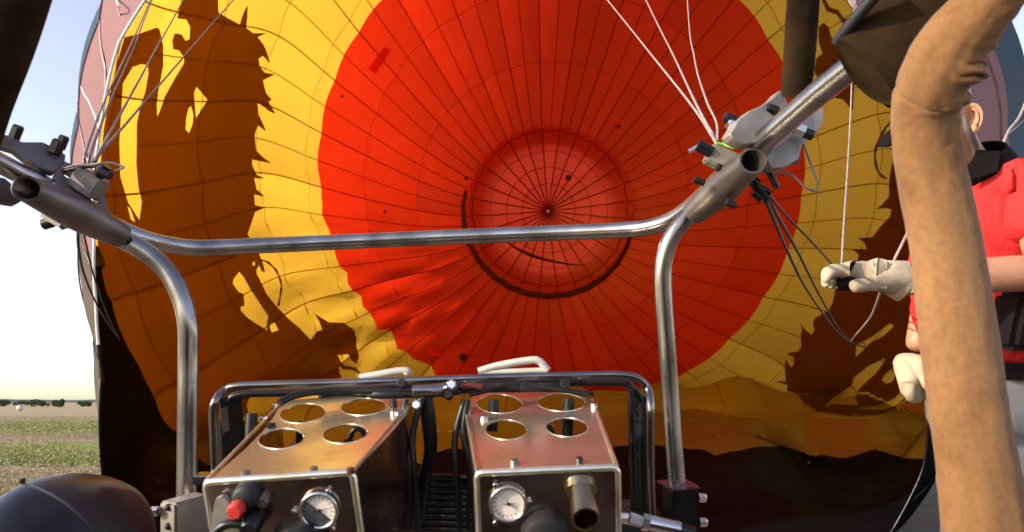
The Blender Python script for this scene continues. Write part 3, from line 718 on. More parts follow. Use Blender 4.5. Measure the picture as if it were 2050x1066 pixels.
# ------------------------------------------------------------------ padded basket rim, lower left
def pad():
    root = thing('padded_basket_corner', 'black leather padded basket corner in the lower left of the photo', 'padding', P(100, 1150, .66))
    c = P(105, 1142, .70); V = []; Fc = []; n, m = 40, 28
    for i in range(m+1):
        ph = math.pi*i/m
        for k in range(n):
            a = 2*math.pi*k/n; x = math.sin(ph)*math.cos(a); y = math.sin(ph)*math.sin(a); z = math.cos(ph)
            r = 1 + .03*noise.noise(Vector((x*2, y*2, z*2)))
            g = abs(x*.35 + z*.25 - y*.9 - .05); r -= .02*math.exp(-(g/.03)**2)
            V.append(c + (AX*x*.083 + AF*y*.13 + AU*z*.093)*r + AX*z*z*(-.004))
    for i in range(m):
        for k in range(n): a = i*n+k; b = i*n+(k+1) % n; Fc.append((a, b, b+n, a+n))
    mesh('pad_cover', V, Fc, M['pad'], root)
    bolt('stud', P(45, 966, .64), AU, .0025, .004, M['black_metal'], root); 
    tube('piping', [P(40,966,.655), P(85,982,.61), P(135,1010,.585), P(190,1062,.575), P(215,1100,.58)], .0012, M['pad'], root, 6, 6)
pad()

# ------------------------------------------------------------------ burners
def burner(label, top, tholes, FLp, FRp, BLp, BRp, dF, dB, fdx, screws, back_pts):
    root = thing('burner', label, 'burner', P((FLp[0]+FRp[0])/2, 1066, dF), 'twin stainless burners at the bottom centre')
    pl = Plane(P(*FLp, dF), P(*FRp, dF), P((BLp[0]+BRp[0])/2, (BLp[1]+BRp[1])/2, dB))
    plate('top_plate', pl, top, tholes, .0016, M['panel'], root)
    for h in tholes:
        V, Fc = tube_geo([pl.hit(*q) for q in h + h[:1]], .0006, 6); mesh('hole_rim', V, Fc, M['panel'], root)
    FL, FR = pl.hit(*FLp), pl.hit(*FRp); BL, BR = pl.hit(*BLp), pl.hit(*BRp)
    ex = (FR - FL).normalized(); n = pl.n
    # front panel, perpendicular to the top plate, tipped a little
    fw = pl.y if pl.y.dot(AF) < 0 else -pl.y
    dn = (-n*.98 - fw*.10).normalized()
    hgt = .10
    r = .0035
    A = [FL, FR, FR + dn*hgt + ex*fdx, FL + dn*hgt + ex*fdx*.7]
    off = fw*.0
    V2, F2 = [(0, 0), (1, 0), (1, 1), (0, 1)], [(0, 1, 2), (0, 2, 3)]
    f0 = lambda p: A[0]*(1-p[0])*(1-p[1]) + A[1]*p[0]*(1-p[1]) + A[2]*p[0]*p[1] + A[3]*(1-p[0])*p[1] + fw*.003
    solid('front_panel', V2, F2, f0, lambda p: f0(p) - fw*.002, M['panel_dark_reflect'], root)
    tube('edge_roll', [A[3], A[0]*.96 + A[3]*.04, A[0]*.985 + A[1]*.015 + dn*.0005, A[0]*.96 + A[1]*.04, A[1]*.96 + A[0]*.04, A[1]*.985 + A[0]*.015 + dn*.0005, A[1]*.96 + A[2]*.04, A[2]], .0036, M['panel'], root, 12)
    for a_, b_, nm in ((FL, BL, 'side_panel'), (FR, BR, 'side_panel')):
        V = [a_, b_, b_ - n*.11, a_ + dn*hgt]; sgn = -1 if a_ is FL else 1
        V = [v + ex*sgn*.0005 for v in V] + [v - ex*sgn*.0015 for v in V]
        mesh(nm, V, [(0,1,2,3),(7,6,5,4),(0,4,5,1),(1,5,6,2),(2,6,7,3),(3,7,4,0)], M['panel_dark_reflect'], root, smooth=False)
        tube('edge_roll', [a_ + n*.0004, b_ + n*.0004], .0022, M['panel'], root, 10)
    # inner coil seen through the holes
    c0 = (BL + BR)*.5 - n*.05
    for k in range(5):
        cc = (FL + FR)*.5*(1 - .2*k - .1) + (BL + BR)*.5*(.2*k + .1) - n*.052
        hw = (FR - FL).length*.36
        tube('vaporiser_coil', [cc + ex*math.cos(t)*hw*.25 + ex*.02 + n*math.sin(t)*.026 for t in [2*math.pi*i/18 for i in range(19)]], .0035, M['black_metal'], root, 8)
    tube('jet_stem', [(FL*.65 + FR*.35)*.5 + (BL*.65 + BR*.35)*.5 - n*.09, (FL*.65 + FR*.35)*.5 + (BL*.65 + BR*.35)*.5 - n*.012], .009, M['black_metal'], root, 12)
    for x, y, rr, mt in screws:
        bolt('rivet', pl.hit(x, y) + n*.001, n, rr, .004, M[mt], root, 10)
    return root, pl, A, fw, ex, n, f0
topL = [(412,966),(705,946),(770,880),(815,828),(824,806),(812,796),(770,786),(700,782),(640,784),(580,800),(560,812),(548,834),(528,862),(486,904)]
hL = [ell(563,879,46,20,28,-.10), ell(691,869,45,19,28,-.10), [(x, y) for x, y in ell(606,828,46,19,28,-.12)], ell(728,815,46,17,28,-.06)]
bl, plL, AL, fwL, exL, nL, f0L = burner('left stainless burner box with four holes in its top, yellow reflected in it', topL, hL, (412,966), (705,946), (560,812), (824,806), .60, .89, .004,
    [(493,954,.0042,'steel_dull'), (628,946,.0042,'steel_dull'), (543,856,.0055,'black_metal'), (527,842,.005,'chrome'), (551,816,.004,'chrome'), (790,830,.005,'chrome'), (702,948,.0035,'dark_red')], None)  # dark red rivet at the front corner paints in a red reflection
topR = [(955,948),(1235,936),(1222,905),(1205,860),(1193,825),(1178,800),(1140,786),(1060,780),(985,784),(945,796),(930,812),(934,850),(944,900)]
hR = [ell(1013,861,42,20,28,.02), ell(1135,856,42,19,28,.02), ell(1000,809,46,19,28,.03), ell(1124,806,48,18,28,.02)]
br_, plR, AR, fwR, exR, nR, f0R = burner('right stainless burner box with a brass pipe stub, red reflected in its top', topR, hR, (955,948), (1235,936), (930,805), (1186,800), .62, .91, -.001,
    [(1030,930,.0042,'steel_dull'), (1160,926,.0035,'black_metal'), (970,840,.005,'chrome'), (934,826,.005,'chrome'), (1190,815,.005,'chrome'), (1183,792,.004,'black_metal')], None)
def frontplane(A, fw): return Plane(A[0] + fw*.0032, A[1] + fw*.0032, A[3] + fw*.0032)
def gauge(root, A, fw, px, py, r, tilt, screws, light):
    fp = frontplane(A, fw); c = fp.hit(px, py); n = fp.n
    k = (c - CAM).length/FPX
    ex = fp.x; ey = fp.y
    R = r*k
    g = tube('gauge_bezel', [c + (ex*math.cos(t) + ey*math.sin(t))*R + n*.004 for t in [2*math.pi*i/32 for i in range(33)]], .0017, M['chrome'], root, 10)
    V, Fc = tube_geo([c - n*.002, c + n*.002], [R, R], 32); mesh('gauge_dial', V, Fc, M['dial_dark'] if not light else M['dial_light'], g, auto=40)
    # the scale half of the dial
    V = [c + n*.0026]; Fc = []
    for i in range(17):
        t = tilt + math.pi*i/16; V.append(c + n*.0026 + (ex*math.cos(t) + ey*math.sin(t))*R*.93)
        if i: Fc.append((0, i, i+1))
    mesh('gauge_scale', V, Fc, M['dial_light'] if not light else simple('dial_cream', (.85, .74, .66), rough=.4), g, smooth=False)
    for i in range(9):
        t = tilt + .25 + (math.pi-.5)*i/8; e = (ex*math.cos(t) + ey*math.sin(t)); s2 = n.cross(e)
        o = c + n*.0031; V = [o + e*R*.66 - s2*R*.02, o + e*R*.86 - s2*R*.02, o + e*R*.86 + s2*R*.02, o + e*R*.66 + s2*R*.02]
        mesh('tick', V, [(0, 1, 2, 3)], M['black'], g, smooth=False)
    t = tilt + .9 if not light else tilt + 3.9
    e = (ex*math.cos(t) + ey*math.sin(t)); s2 = n.cross(e); o = c + n*.0034
    mesh('needle', [o - e*R*.25 - s2*R*.05, o + e*R*.7, o - e*R*.25 + s2*R*.05], [(0, 1, 2)], M['black'], g, smooth=False)
    V, Fc = tube_geo([c, c + n*.0045], [R*.09, R*.09], 12); mesh('hub', V, Fc, M['black_metal'], g)
    for x, y in screws: bolt('screw', fp.hit(x, y), n, 5.2*k, .004, M['chrome'], root, 14)
    return fp
fpL = gauge(bl, AL, fwL, 640, 1019, 33, -.75, ((659,982), (591,1022), (667,1056)), False)
fpR = gauge(br_, AR, fwR, 1017, 1006, 33, 2.4, ((992,970), (1060,1004), (992,1045)), True)
def knob(root, fp, px, py, r, out, mat, name, drop=0, taper=.9):
    c = fp.hit(px, py); k = (c - CAM).length/FPX; n = (fp.n - AU*drop).normalized()
    V, Fc = tube_geo([c, c + n*out*.15, c + n*out*.85, c + n*out], [r*k, r*k*1.02, r*k*taper, r*k*taper*.8], 24)
    return mesh(name, V, Fc, M[mat], root, auto=45)
knob(bl, fpL, 497, 990, 24, .012, 'black', 'knob_seat')
knob(bl, fpL, 487, 1004, 15, .022, 'red_plastic', 'red_button')
knob(bl, fpL, 512, 1030, 20, .02, 'black_metal', 'valve_stem', .3)
knob(bl, fpL, 530, 1000, 12, .008, 'steel_dull', 'valve_seat')
# blast lever: wedge-shaped grey handle
fpl2 = Plane(AL[0] + fwL*.012, AL[1] + fwL*.012, AL[3] + fwL*.012)
plate('blast_lever', fpl2, [(428,1010),(432,1000),(442,996),(452,1000),(462,1014),(480,1040),(500,1085),(420,1085)], [], .006, M['cast'], bl)
fpl3 = Plane(AL[0] + fwL*.02, AL[1] + fwL*.02, AL[3] + fwL*.02)
knob(bl, fpL, 600, 1098, 55, .02, 'black', 'valve_knob')
tube('lever_arm', [fpl3.hit(425,1072), fpl3.hit(450,1052), fpl3.hit(480,1050), fpl3.hit(500,1070)], .004, M['black_metal'], bl, 10, 5)
# right: pipe stub, knob
c = fpR.hit(1162, 972); cn = (fpR.n*.8 - AU*.62).normalized()
tube('pipe_flange', [c + cn*-.002, c + cn*.006], .0145, M['brass'], br_, 24)
pe = P(1173, 1040, .575); tube('pipe_stub', [pe, pe*.9 + c*.1, pe*.4 + c*.6, c], [.0118, .0120, .0112, .0110], M['brass'], br_, 28, hollow=.0014)
knob(br_, fpR, 1090, 1064, 44, .016, 'black', 'valve_knob'); knob(br_, fpR, 1062, 1064, 12, .024, 'chrome', 'knob_screw')
# hose fitting on the right
hose = thing('hose_fitting', 'silver hose fitting leaving the right burner near its bracket', 'hose', P(1300, 1046, .68))
tube('braided_hose', [P(1232,1036,.66), P(1252,1038,.665), P(1262,1040,.67)], .0055, M['chrome'], hose, 12)
tube('hex_nut', [P(1260,1038,.665), P(1285,1046,.665)], [.0062,.0055], M['white_paint'], hose, 6); tube('collar', [P(1286,1045,.665), P(1298,1048,.665)], .0082, M['chrome'], hose, 6)
tube('ferrule', [P(1300,1047,.665), P(1362,1060,.66)], .0072, M['chrome'], hose, 16); tube('end_nut', [P(1362,1060,.66), P(1392,1068,.655)], .006, M['black_metal'], hose, 8)

# guard frame around the burners
gd = thing('burner_guard', 'rounded black and steel guard hoop standing around both burner boxes', 'guard', P(860, 980, .9))
hoop = [(440,1010),(432,950),(428,880),(426,830),(432,802),(450,782),(478,773),(560,770),(700,766),(830,762),(1000,756),(1150,752),(1240,751),(1276,758),(1297,780),(1302,815),(1302,880),(1303,960),(1306,1030)]
tube('hoop', [P(x, y, .9 + (.0 if y > 800 else .02)) for x, y in hoop], .0054, M['hoop_steel'], gd, 16, 5)
hoop2 = [(456,1010),(450,950),(446,880),(446,836),(458,804),(486,790),(600,786),(830,777),(1000,770),(1230,766),(1262,776),(1284,806),(1286,880),(1288,1030)]
tube('inner_hoop', [P(x, y, .95) for x, y in hoop2], .0055, M['black_metal'], gd, 12, 5)
pg = Plane(P(440,800,.94), P(500,800,.96), P(440,1000,.94))
plate('side_plate', pg, [(440,800),(458,792),(484,790),(486,830),(492,880),(498,930),(500,1010),(456,1010),(446,920)], [], .004, M['black_metal'], gd)
plate('label_plate', Plane(P(440,800,.93), P(500,800,.95), P(440,1000,.93)), [(440,820),(455,815),(460,860),(447,868)], [], .002, M['steel_dull'], gd)
pg2 = Plane(P(1250,800,.96), P(1310,800,.94), P(1310,1000,.94))
plate('side_plate', pg2, [(1256,772),(1275,778),(1296,800),(1300,850),(1303,1020),(1262,1020),(1258,900)], [], .004, M['black_metal'], gd)
tube('support_strut', [P(1262,780,.93), P(1266,860,.93), P(1270,1000,.93)], .004, M['black_metal'], gd, 8)
for pts in ([(958,744),(1000,732),(1060,722),(1080,724),(1096,742)], [(720,757),(760,750),(800,743),(816,744),(812,750)]):
    tube('handle', [P(x, y, .93) for x, y in pts], .0052, M['white_paint'], gd, 12, 6)
tube('handle_rail', [P(958,746,.93), P(1094,742,.93)], .0042, M['white_paint'], gd, 10)
# cross tubes and plumbing between the burners
pb = thing('burner_manifold', 'dark plumbing, strut and ribbed coils between the two burner boxes', 'manifold', P(860, 1000, .9))
tube('rear_pipe', [P(640,790,.86), P(700,784,.88), P(760,790,.86), P(830,788,.86), P(900,784,.86), P(960,778,.88), P(1120,776,.88)], .006, M['black_metal'], pb, 10, 6)
tube('rear_pipe', [P(560,806,.82), P(600,790,.84), P(680,782,.86), P(810,786,.86)], .0045, M['black_metal'], pb, 12, 6)
tube('rear_pipe', [P(940,790,.86), P(1040,770,.88), P(1180,790,.86)], .0035, M['black_metal'], pb, 10, 6)
tube('cross_tube', [P(826,783,.84), P(870,781,.84), P(905,775,.86)], .007, M['steel'], pb, 14)
sleeve('strut', [(852,785,.86),(858,840,.86),(862,900,.86),(850,960,.86),(840,1040,.86)], [.0085,.0095,.0085,.0075,.0075], M['black_metal'], pb, lambda s, a, k: 0, 16, 5, 1)
for i, (x, w_) in enumerate(((812, 5), (832, 6), (918, 5), (934, 4), (798, 5))):
    tube('gas_pipe', [P(x + 14*math.sin(i), 800, .85), P(x - 6, 870, .84), P(x + 8*math.cos(i*2), 940, .83), P(x + 4, 1060, .82)], .0042, M['black_metal'], pb, 10, 5)
for i in range(9):
    y = 958 + i*13
    tube('coil_turn', [P(742, y + 2, .92), P(800, y - 2, .89), P(870, y - 3, .88), P(935, y, .91)], .0045, M['black_metal'], pb, 10, 4)
for i in range(6):
    y = 872 + i*14
    tube('coil_turn', [P(760, y + 2, .93), P(790, y - 2, .91), P(822, y, .93)], .0042, M['black_metal'], pb, 8, 4)
box('base_block', P(850, 1090, .97), AX, AU, AF, .33, .055, .03, M['black'], pb)
for x, y in ((835,812),(898,792),(1052,776),(1130,770),(905,772),(822,902),(806,770)): bolt('union_nut', P(x, y, .85), -AF + AU*.3, .0065, .012, M['chrome'] if x % 2 else M['black_metal'], pb)
tube('thin_hose', [P(925,776,.86), P(945,772,.86), P(965,776,.86)], .004, M['dark_red'], pb, 8)
for x, y, l in ((985,812,26), (1135,812,34), (500,840,30), (600,860,40)):
    tube('spray_tube', [P(x, y+l*2, .86), P(x+4, y-l*.4, .87)], .007, M['black_metal'], pb, 10)

# brackets at the feet of the frame
def foot(label, quad_top, d, col, holes, boltpts, plate_mat):
    root = thing('frame_bracket', label, 'bracket', P(quad_top[0][0], 1066, d), 'brackets holding the frame legs')
    T = [P(x, y, dd) for x, y, dd in quad_top]; dn = -AU*.14
    V = T + [t + dn for t in T]
    bm_f = [(0,1,2,3),(7,6,5,4),(0,4,5,1),(1,5,6,2),(2,6,7,3),(3,7,4,0)]
    o = mesh('bracket_body', V, bm_f, col, root, smooth=False)
    bm = bmesh.new(); bm.from_mesh(o.data); bmesh.ops.recalc_face_normals(bm, faces=bm.faces[:]); bmesh.ops.bevel(bm, geom=bm.edges[:], offset=.003, segments=2, affect='EDGES'); bm.to_mesh(o.data); bm.free()
    for x, y in holes: V_, F_ = tube_geo([P(x, y, d - .003), P(x, y, d + .004)], [.0045]*2, 16); mesh('bolt_hole', V_, F_, M['black'], root)
    for x, y in boltpts: bolt('bolt', P(x, y, d), AX if x > 1000 else -AX, .006, .008, M['chrome'], root, 10)
    return root, T
foot('square alloy bracket holding the left frame leg, lit by the sun', [(318,1004,.88),(352,1008,.87),(420,990,.93),(390,984,.94)], .875, M['cast'], ((337,1016),(337,1054)), ((313,1024),), None)
rt, T = foot('dark square bracket with two bolts holding the right frame leg', [(1326,968,.98),(1346,984,.93),(1398,980,.93),(1374,962,.99)], .93, M['black_metal'], (), ((1402,997),(1404,1046)), None)
plate('top_flange', Plane(T[0], T[1], T[2]), [(1316,962),(1344,978),(1400,974),(1372,958)], [], .003, simple('oxide_red_flange', (.20, .06, .06), (.12, .05, .06), rough=.4, metal=.5), rt)
box('small_valve', P(408,958,.90), AX, AU, AF, .010, .006, .01, M['chrome'], thing('valve', 'small shiny valve between the left bracket and the burner box', 'valve', P(408, 966, .9)))

# ------------------------------------------------------------------ cables and ropes
def line(name, pts, r, mat, label, cat, group=None, n=6):
    o = tube(name, [P(*p) for p in pts], r, mat, None, 8, n); return tag(o, label, cat, group)
GC = 'suspension cables rising from the left clamp'
line('suspension_cable', [(168,330,.95),(176,290,1.0),(214,192,1.4),(262,90,2.0),(306,-10,2.6),(420,-270,3.5)], .0021, M['cable'], 'leftmost steel cable rising from the left clamp past the pink flank', 'cable', GC)
line('suspension_cable', [(176,335,.95),(186,295,1.0),(222,200,1.4),(268,95,2.0),(316,-25,2.6),(440,-290,3.5)], .0021, M['cable'], 'second steel cable from the left, almost touching the leftmost one', 'cable', GC)
line('suspension_cable', [(190,330,.95),(203,298,1.0),(258,198,1.5),(320,85,2.1),(372,-8,2.7),(555,-340,3.5)], .0024, M['cable'], 'steel cable crossing the long yellow slit to the top edge', 'cable', GC)
line('suspension_cable', [(180,335,.95),(200,308,1.0),(280,216,1.5),(380,100,2.1),(470,-3,2.7),(730,-300,3.5)], .0024, M['cable'], 'rightmost of the left cables, the most slanted across the brown silhouette', 'cable', GC)
GR = 'pale ropes rising from the right clamp'
line('rope', [(1440,300,.94),(1424,270,.96),(1380,205,1.2),(1300,105,1.7),(1214,-2,2.3),(980,-290,3.4)], .0021, M['rope'], 'leftmost pale rope slanting up from the right clamp over the red crown', 'rope', GR)
line('rope', [(1446,300,.94),(1432,278,.95),(1392,205,1.1),(1345,105,1.6),(1292,-2,2.2),(1150,-300,3.4)], .0019, M['rope'], 'middle pale rope meeting the slanting one just above the right clamp', 'rope', GR)
line('rope', [(1436,282,.94),(1434,245,1.0),(1412,195,1.1),(1390,115,1.5),(1376,-2,2.2),(1360,-330,3.3)], .0017, M['rope'], 'thin pale rope with a kink, rightmost above the right clamp', 'rope', GR)
line('rope', [(1722,-30,2.5),(1712,0,2.45),(1706,90,2.35),(1704,200,2.2),(1696,350,1.9),(1690,440,1.6),(1685,530,1.42)], .0024, M['rope'], 'upright pale rope held by the gloved hand over the yellow fabric', 'rope')
line('rope', [(1830,440,1.6),(1808,485,1.55),(1772,560,1.6),(1752,615,2.0),(1738,642,2.3),(1704,682,2.9)], .0032, M['rope'], 'thin pale rope dropping below the upper glove to the black cables', 'rope')
line('rope', [(2060,190,2.3),(2040,236,2.2),(2020,262,2.1),(2004,300,2.0)], .0045, M['rope'], 'pale rope hanging beside the blue flank behind the man', 'rope')
line('rope', [(1690,-20,2.4),(1705,8,2.4),(1718,22,2.4)], .006, M['rope'], 'short pale rope end at the top beside the shade-coloured cuff', 'rope')
GB = 'black cables running down from the right clamp'
line('black_cable', [(1530,394,.94),(1545,430,1.05),(1575,500,1.4),(1612,575,1.9),(1660,645,2.5),(1692,680,2.9),(1735,697,3.3)], .0033, M['black_cable'], 'leftmost black cable from the right clamp, curving at its lower end', 'cable', GB)
line('black_cable', [(1534,392,.94),(1562,442,1.15),(1600,510,1.5),(1640,590,2.1),(1682,664,2.8),(1710,690,3.1)], .0033, M['black_cable'], 'middle black cable from the right clamp down the brown silhouette', 'cable', GB)
line('black_cable', [(1537,388,.94),(1580,438,1.1),(1630,490,1.25),(1680,545,1.4)], .0020, M['black_cable'], 'short black cable from the right clamp to the gloved fingers', 'cable', GB)
line('cord', [(1606,285,.95),(1616,310,.95),(1632,352,.95),(1638,370,.95),(1634,383,.95),(1612,375,.95),(1586,352,.95),(1565,346,.95),(1550,352,.95)], .0017, M['rope'], 'kinked pale cord looping out of the right clamp', 'cord')
line('cord', [(1432,288,.93),(1450,290,.93),(1470,296,.92)], .0025, M['green'], 'green cord tied at the right clamp', 'cord')
line('black_cable', [(156,458,.95),(158,500,.97),(172,560,1.1),(205,630,1.5),(240,680,2.2)], .0018, M['black_cable'], 'thin dark cable hanging below the left clamp, outermost', 'cable')
line('black_cable', [(166,462,.95),(175,500,.97),(190,560,1.1),(215,630,1.5),(238,678,2.2)], .0014, M['black_cable'], 'second thin dark cable below the left clamp, inner one', 'cable')
line('cord', [(120,340,.93),(150,332,.93),(180,330,.93),(215,326,.92),(235,330,.92),(248,336,.92),(230,342,.92)], .0014, M['rope'], 'loose pale wire twisted around the left clamp bolt', 'cord')
line('cord', [(118,346,.93),(160,336,.93),(196,333,.93),(212,340,.93)], .0028, M['black_cable'], 'short dark cable end lying across the left clamp', 'cord')

# ------------------------------------------------------------------ person
def skin_mesh(name, chains, mat, parent, sub=2, disp=None, remesh=None):
    "chains: lists of (px,py,d,r); every chain after the first starts at the nearest existing vertex"
    bm_v = []; edges = []; rads = []
    for ch in chains:
        prev = None
        for k, (x, y, d, r) in enumerate(ch):
            q = P(x, y, d)
            if k == 0 and bm_v:
                j = min(range(len(bm_v)), key=lambda i: (bm_v[i]-q).length)
                if (bm_v[j] - q).length < .02: prev = j; continue
            bm_v.append(q); rads.append(r if isinstance(r, tuple) else (r, r)); 
            if prev is not None: edges.append((prev, len(bm_v)-1))
            prev = len(bm_v)-1
    me = bpy.data.meshes.new(name); me.from_pydata([tuple(v) for v in bm_v], edges, [])
    o = bpy.data.objects.new(name, me); link(o)
    o.modifiers.new('s', 'SKIN')
    if not me.skin_vertices: me.skin_vertices.new()
    for i, sv in enumerate(me.skin_vertices[0].data): sv.radius = rads[i]; sv.use_root = (i == 0)
    m2 = o.modifiers.new('d', 'SUBSURF'); m2.levels = sub; m2.render_levels = sub
    dg = bpy.context.evaluated_depsgraph_get(); ev = o.evaluated_get(dg); nm = bpy.data.meshes.new_from_object(ev)
    if disp:
        for v in nm.vertices: v.co += v.normal*disp(v.co)
    bpy.data.objects.remove(o); nm.name = name; nm.materials.clear(); nm.materials.append(mat)
    nm.polygons.foreach_set('use_smooth', [True]*len(nm.polygons))
    o = link(bpy.data.objects.new(name, nm)); return adopt(o, parent)
base = P(1990, 1066, 1.6); base.z = 0
man = thing('person', 'man in red polo shirt, black cap and cream work gloves reaching towards the balloon ropes', 'person', base)
def foot_pt(x, z, d): 
    q = P(x, 805, d); return q
def pz(px, z, d):   # pixel row giving world height z at depth d
    for y in range(200, 4000):
        if P(px, y, d).z <= z: return y
    return 4000
yk, ya = pz(2000, .5, 1.6), pz(2000, .08, 1.6)
skin_mesh('body', [
    [(1985,760,1.6,.10), (1972,620,1.58,.10), (1968,500,1.56,.105), (1972,390,1.55,.10), (1950,338,1.53,.048), (1920,305,1.51,.040), (1884,262,1.50,.068), (1860,205,1.50,.086), (1858,150,1.50,.075)],
    [(1972,390,1.55,.1), (2045,372,1.45,.055), (2085,450,1.40,.046), (2105,545,1.37,.044), (2040,548,1.37,.042), (1930,553,1.37,.036), (1825,557,1.37,.026), (1790,556,1.37,.024)],
    [(1972,390,1.55,.1), (1905,400,1.66,.05), (1872,500,1.70,.044), (1862,600,1.70,.040), (1838,680,1.68,.028), (1832,705,1.67,.026)],
    [(1985,760,1.6,.10), (2010,900,1.55,.07), (2010,yk,1.55,.06), (2015,ya,1.6,.045), (1930,ya+60,1.58,.04)],
    [(1985,760,1.6,.10), (1960,900,1.72,.07), (1965,yk-50,1.72,.06), (1970,ya-60,1.72,.045), (1890,ya-20,1.7,.04)]], M['skin'], man, 2)
fold = lambda c: .010*math.sin(c.z*55 + c.x*30 + 3*noise.noise(c*9)) * (.5 + noise.noise(c*6)) + .012*noise.noise(c*7)
skin_mesh('shirt', [
    [(1975,745,1.6,.118), (1955,650,1.58,.135), (1940,560,1.57,.140), (1950,460,1.56,.142), (1966,392,1.55,.135), (1966,350,1.54,.075), (1963,338,1.535,.06)],
    [(1966,392,1.55,.12), (2045,378,1.46,.078), (2078,440,1.41,.066), (2090,478,1.40,.064)],
    [(1966,392,1.55,.12), (1905,400,1.66,.07), (1876,480,1.70,.06), (1868,540,1.70,.056)]], M['shirt'], man, 3, fold)
# collar
def ringband(name, c, ax, r0, r1, h, mat, parent, sq=.8):
    V = []; Fc = []; n = 32; ax = ax.normalized(); e1 = (AX - ax*AX.dot(ax)).normalized(); e2 = ax.cross(e1)
    for (r, t) in ((r0, 0), (r0*1.02, h*.5), (r1, h), (r1*.93, h), (r0*.93, 0)):
        for k in range(n):
            a = 2*math.pi*k/n; V.append(c + (e1*math.cos(a) + e2*math.sin(a)*1.05)*r + ax*t)
    for i in range(4):
        for k in range(n): a = i*n+k; b = i*n+(k+1) % n; Fc.append((a, b, b+n, a+n))
    return mesh(name, V, Fc, mat, parent, auto=60)
ringband('collar', P(1964,352,1.52), (P(1945,290,1.50) - P(1964,352,1.52)), .070, .060, .055, M['collar'], man)
# collar point lying on the chest side
plate('collar_flap', Plane(P(1930,350,1.44), P(2003,305,1.44), P(2000,345,1.43)), [(1938,338),(1958,300),(2003,303),(1997,343),(1960,356),(1940,360)], [], .006, M['collar'], man)
# ear
def ear():
    c = P(1946, 240, 1.44); V = []; Fc = []; n = 26
    e1 = (AX*.9 - AF*.4).normalized(); e2 = AU; nn = e1.cross(e2).normalized()
    if nn.dot(CAM - c) < 0: nn = -nn
    rings = [(1.0, -.006), (1.03, .002), (.95, .006), (.80, .003), (.66, -.002), (.40, -.007), (.01, -.009)]
    for s, h in rings:
        for k in range(n):
            a = 2*math.pi*k/n; x = math.cos(a)*.0185; y = math.sin(a)*.034
            x *= (1 + .22*math.sin(a)); 
            if s < .7: y = y*.85 - .001
            V.append(c + e1*x*s + e2*y*s + nn*h)
    for i in range(len(rings)-1):
        for k in range(n): a = i*n+k; b = i*n+(k+1) % n; Fc.append((a, b, b+n, a+n))
    o = mesh('ear', V, Fc, M['skin'], man)
    tube('ear_fold', [c + e1*(.010*math.cos(t)) + e2*(.002 + .019*math.sin(t)) + nn*.003 for t in [(-.9 + 2.6*i/10) for i in range(11)]], .0022, M['skin'], o, 8)
ear()
# sideburn and cap
tube('sideburn', [P(1930,232,1.42), P(1938,262,1.425), P(1952,292,1.445), P(1950,312,1.46)], [.004,.007,.007,.003], M['hair'], man, 12, 5)
capo = skin_mesh('cap', [[(1852,215,1.50,.090), (1850,180,1.50,.092), (1850,140,1.50,.084), (1852,118,1.50,.05)]], M['collar'], man, 3)
pl = Plane(P(1760,275,1.46), P(1820,255,1.46), P(1800,240,1.52))
plate('cap_brim', pl, [(1757,291),(1762,280),(1772,268),(1790,252),(1830,240),(1850,262),(1830,276),(1800,284),(1775,292)], [], .004, M['collar'], man)
# gloves: palm with five separate fingers
g1 = skin_mesh('glove', [
    [(1798,560,1.37,.034), (1808,560,1.37,.031), ],
    [(1798,560,1.37,.034), (1765,556,1.36,.028), (1738,551,1.36,.031), (1712,547,1.36,.027)],
    [(1712,547,1.36,.02), (1688,541,1.335,.0145), (1662,543,1.33,.0130), (1650,556,1.33,.0120), (1654,567,1.335,.0105)],
    [(1712,547,1.36,.02), (1686,546,1.355,.0145), (1660,552,1.355,.0130), (1652,566,1.355,.0120), (1662,575,1.355,.0105)],
    [(1712,547,1.36,.02), (1688,550,1.375,.0140), (1668,558,1.38,.0125), (1662,571,1.38,.0115), (1674,578,1.375,.010)],
    [(1738,551,1.36,.02), (1706,556,1.395,.0130), (1688,562,1.40,.0115), (1680,573,1.40,.0105), (1690,579,1.395,.0095)],
    [(1765,556,1.36,.02), (1745,570,1.335,.0150), (1722,572,1.325,.0135), (1702,574,1.325,.0120)]], M['glove'], man, 2, lambda c: .003*noise.noise(c*40) + .002*noise.noise(c*90))
# glove cuff with a pointed flap
V, Fc = tube_geo([Vector(x) for x in cr([tuple(P(1775,556,1.37)), tuple(P(1795,558,1.37)), tuple(P(1812,560,1.37))], 5)], .034, 28)
cuffo = mesh('glove_cuff', V, Fc, M['glove'], man)
cz = P(1795, 558, 1.37)
for i, v in enumerate(cuffo.data.vertices):
    r = v.co - cz; k = (r.dot(AX) + .02)/.04; v.co += r.dot(AU)*AU*.12*k; 
    if r.dot(AU) < -.02 and r.dot(AX) > -.008: v.co -= AU*.008*max(0, k) + AX*.014*max(0,k)
tube('gripped_rope_end', [P(1676,570,1.35), P(1700,568,1.345), P(1722,572,1.36)], [.012,.015,.009], M['collar'], man, 12, 4)
for pts in ([(1748,522),(1752,540),(1750,560)], [(1762,534),(1765,545),(1760,552),(1768,556)], [(1770,536),(1774,545),(1771,554)]):
    tube('glove_marking', [P(x, y, 1.334) for x, y in pts], .0007, M['dial_dark'], man, 5, 4)
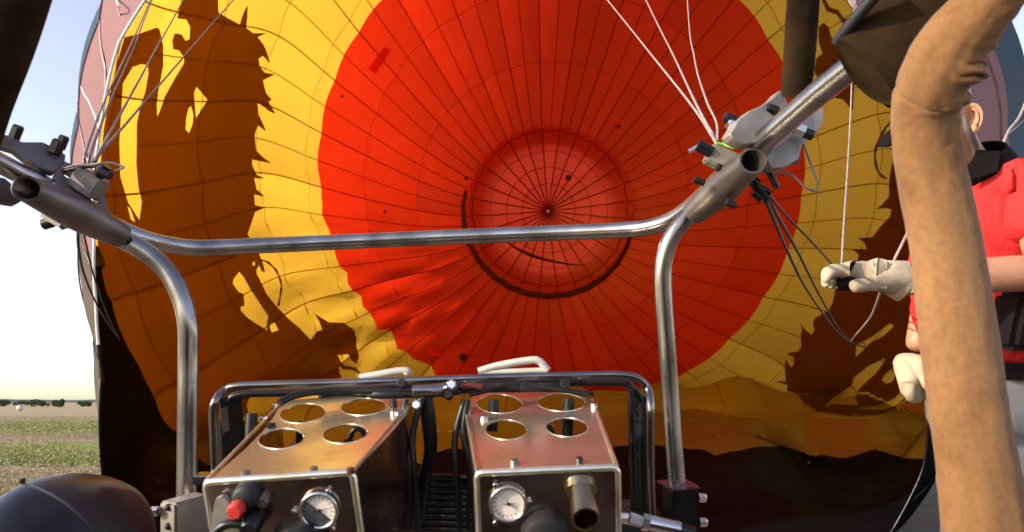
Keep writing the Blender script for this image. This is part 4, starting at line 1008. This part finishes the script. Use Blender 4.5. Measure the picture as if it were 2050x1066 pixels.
g2 = skin_mesh('glove', [
    [(1830,700,1.66,.040), (1826,728,1.65,.043), (1822,748,1.64,.036)],
    [(1822,748,1.64,.03), (1812,765,1.62,.016), (1812,783,1.63,.014), (1822,792,1.65,.012)],
    [(1822,748,1.64,.03), (1822,770,1.61,.016), (1822,792,1.62,.014), (1832,800,1.65,.012)],
    [(1822,748,1.64,.03), (1832,772,1.62,.015), (1834,792,1.63,.013), (1840,802,1.66,.011)],
    [(1826,728,1.65,.03), (1842,765,1.63,.015), (1846,784,1.64,.013), (1850,796,1.67,.010)],
    [(1826,728,1.65,.03), (1850,745,1.59,.017), (1858,765,1.59,.015), (1856,780,1.60,.013)]], M['glove'], man, 2, lambda c: .004*noise.noise(c*35))
skin_mesh('trousers', [
    [(1985,690,1.6,.14), (1990,750,1.6,.155), (1992,800,1.6,.155)],
    [(1992,800,1.6,.13), (2022,920,1.55,.115), (2018,yk,1.55,.085), (2015,ya-60,1.58,.085)],
    [(1992,800,1.6,.13), (1965,920,1.72,.095), (1968,yk-40,1.72,.080), (1970,ya-110,1.72,.08)]], M['trousers'], man, 3, lambda c: .01*noise.noise(c*7) + .006*math.sin(c.z*40 + 5*noise.noise(c*5)))
ringband('belt', P(1985,742,1.6), AU, .132, .132, .035, M['collar'], man)
for (x, d) in ((1945, 1.57), (1905, 1.70)):
    q0 = P(x + 60, 805, d); q0.z = .05; V, Fc = tube_geo([q0 + Vector((.06, 0, 0)), q0, q0 + Vector((-.16, -.01, -.01)), q0 + Vector((-.22, -.01, -.015))], [.04, .05, .045, .02], 16); mesh('boot', V, Fc, M['collar'], man)

pouch = box('waist_pouch', P(2052, 640, 1.42), (AX*.95+AF*.2).normalized(), (AU*.97+AX*.2).normalized(), AF, .058, .062, .045, M['collar'], man, .3)

# ------------------------------------------------------------------ basket lying around the camera
bk = thing('basket', 'dark wicker basket lying on its side around the viewpoint, below the burners', 'basket', Vector((0, -.5, 0)))
def wall(name, c, hx, hy, hz): return box(name, c, Vector((1, 0, 0)), Vector((0, 1, 0)), Vector((0, 0, 1)), hx, hy, hz, M['wicker'], bk, .2)
wall('side_wall', Vector((0, -.60, .06)), .72, .62, .035)
wall('basket_floor', Vector((0, -1.22, .62)), .72, .03, .6)
wall('side_wall', Vector((.78, -.75, .40)), .03, .45, .34)
wall('side_wall', Vector((-.78, -.75, .40)), .03, .45, .34)
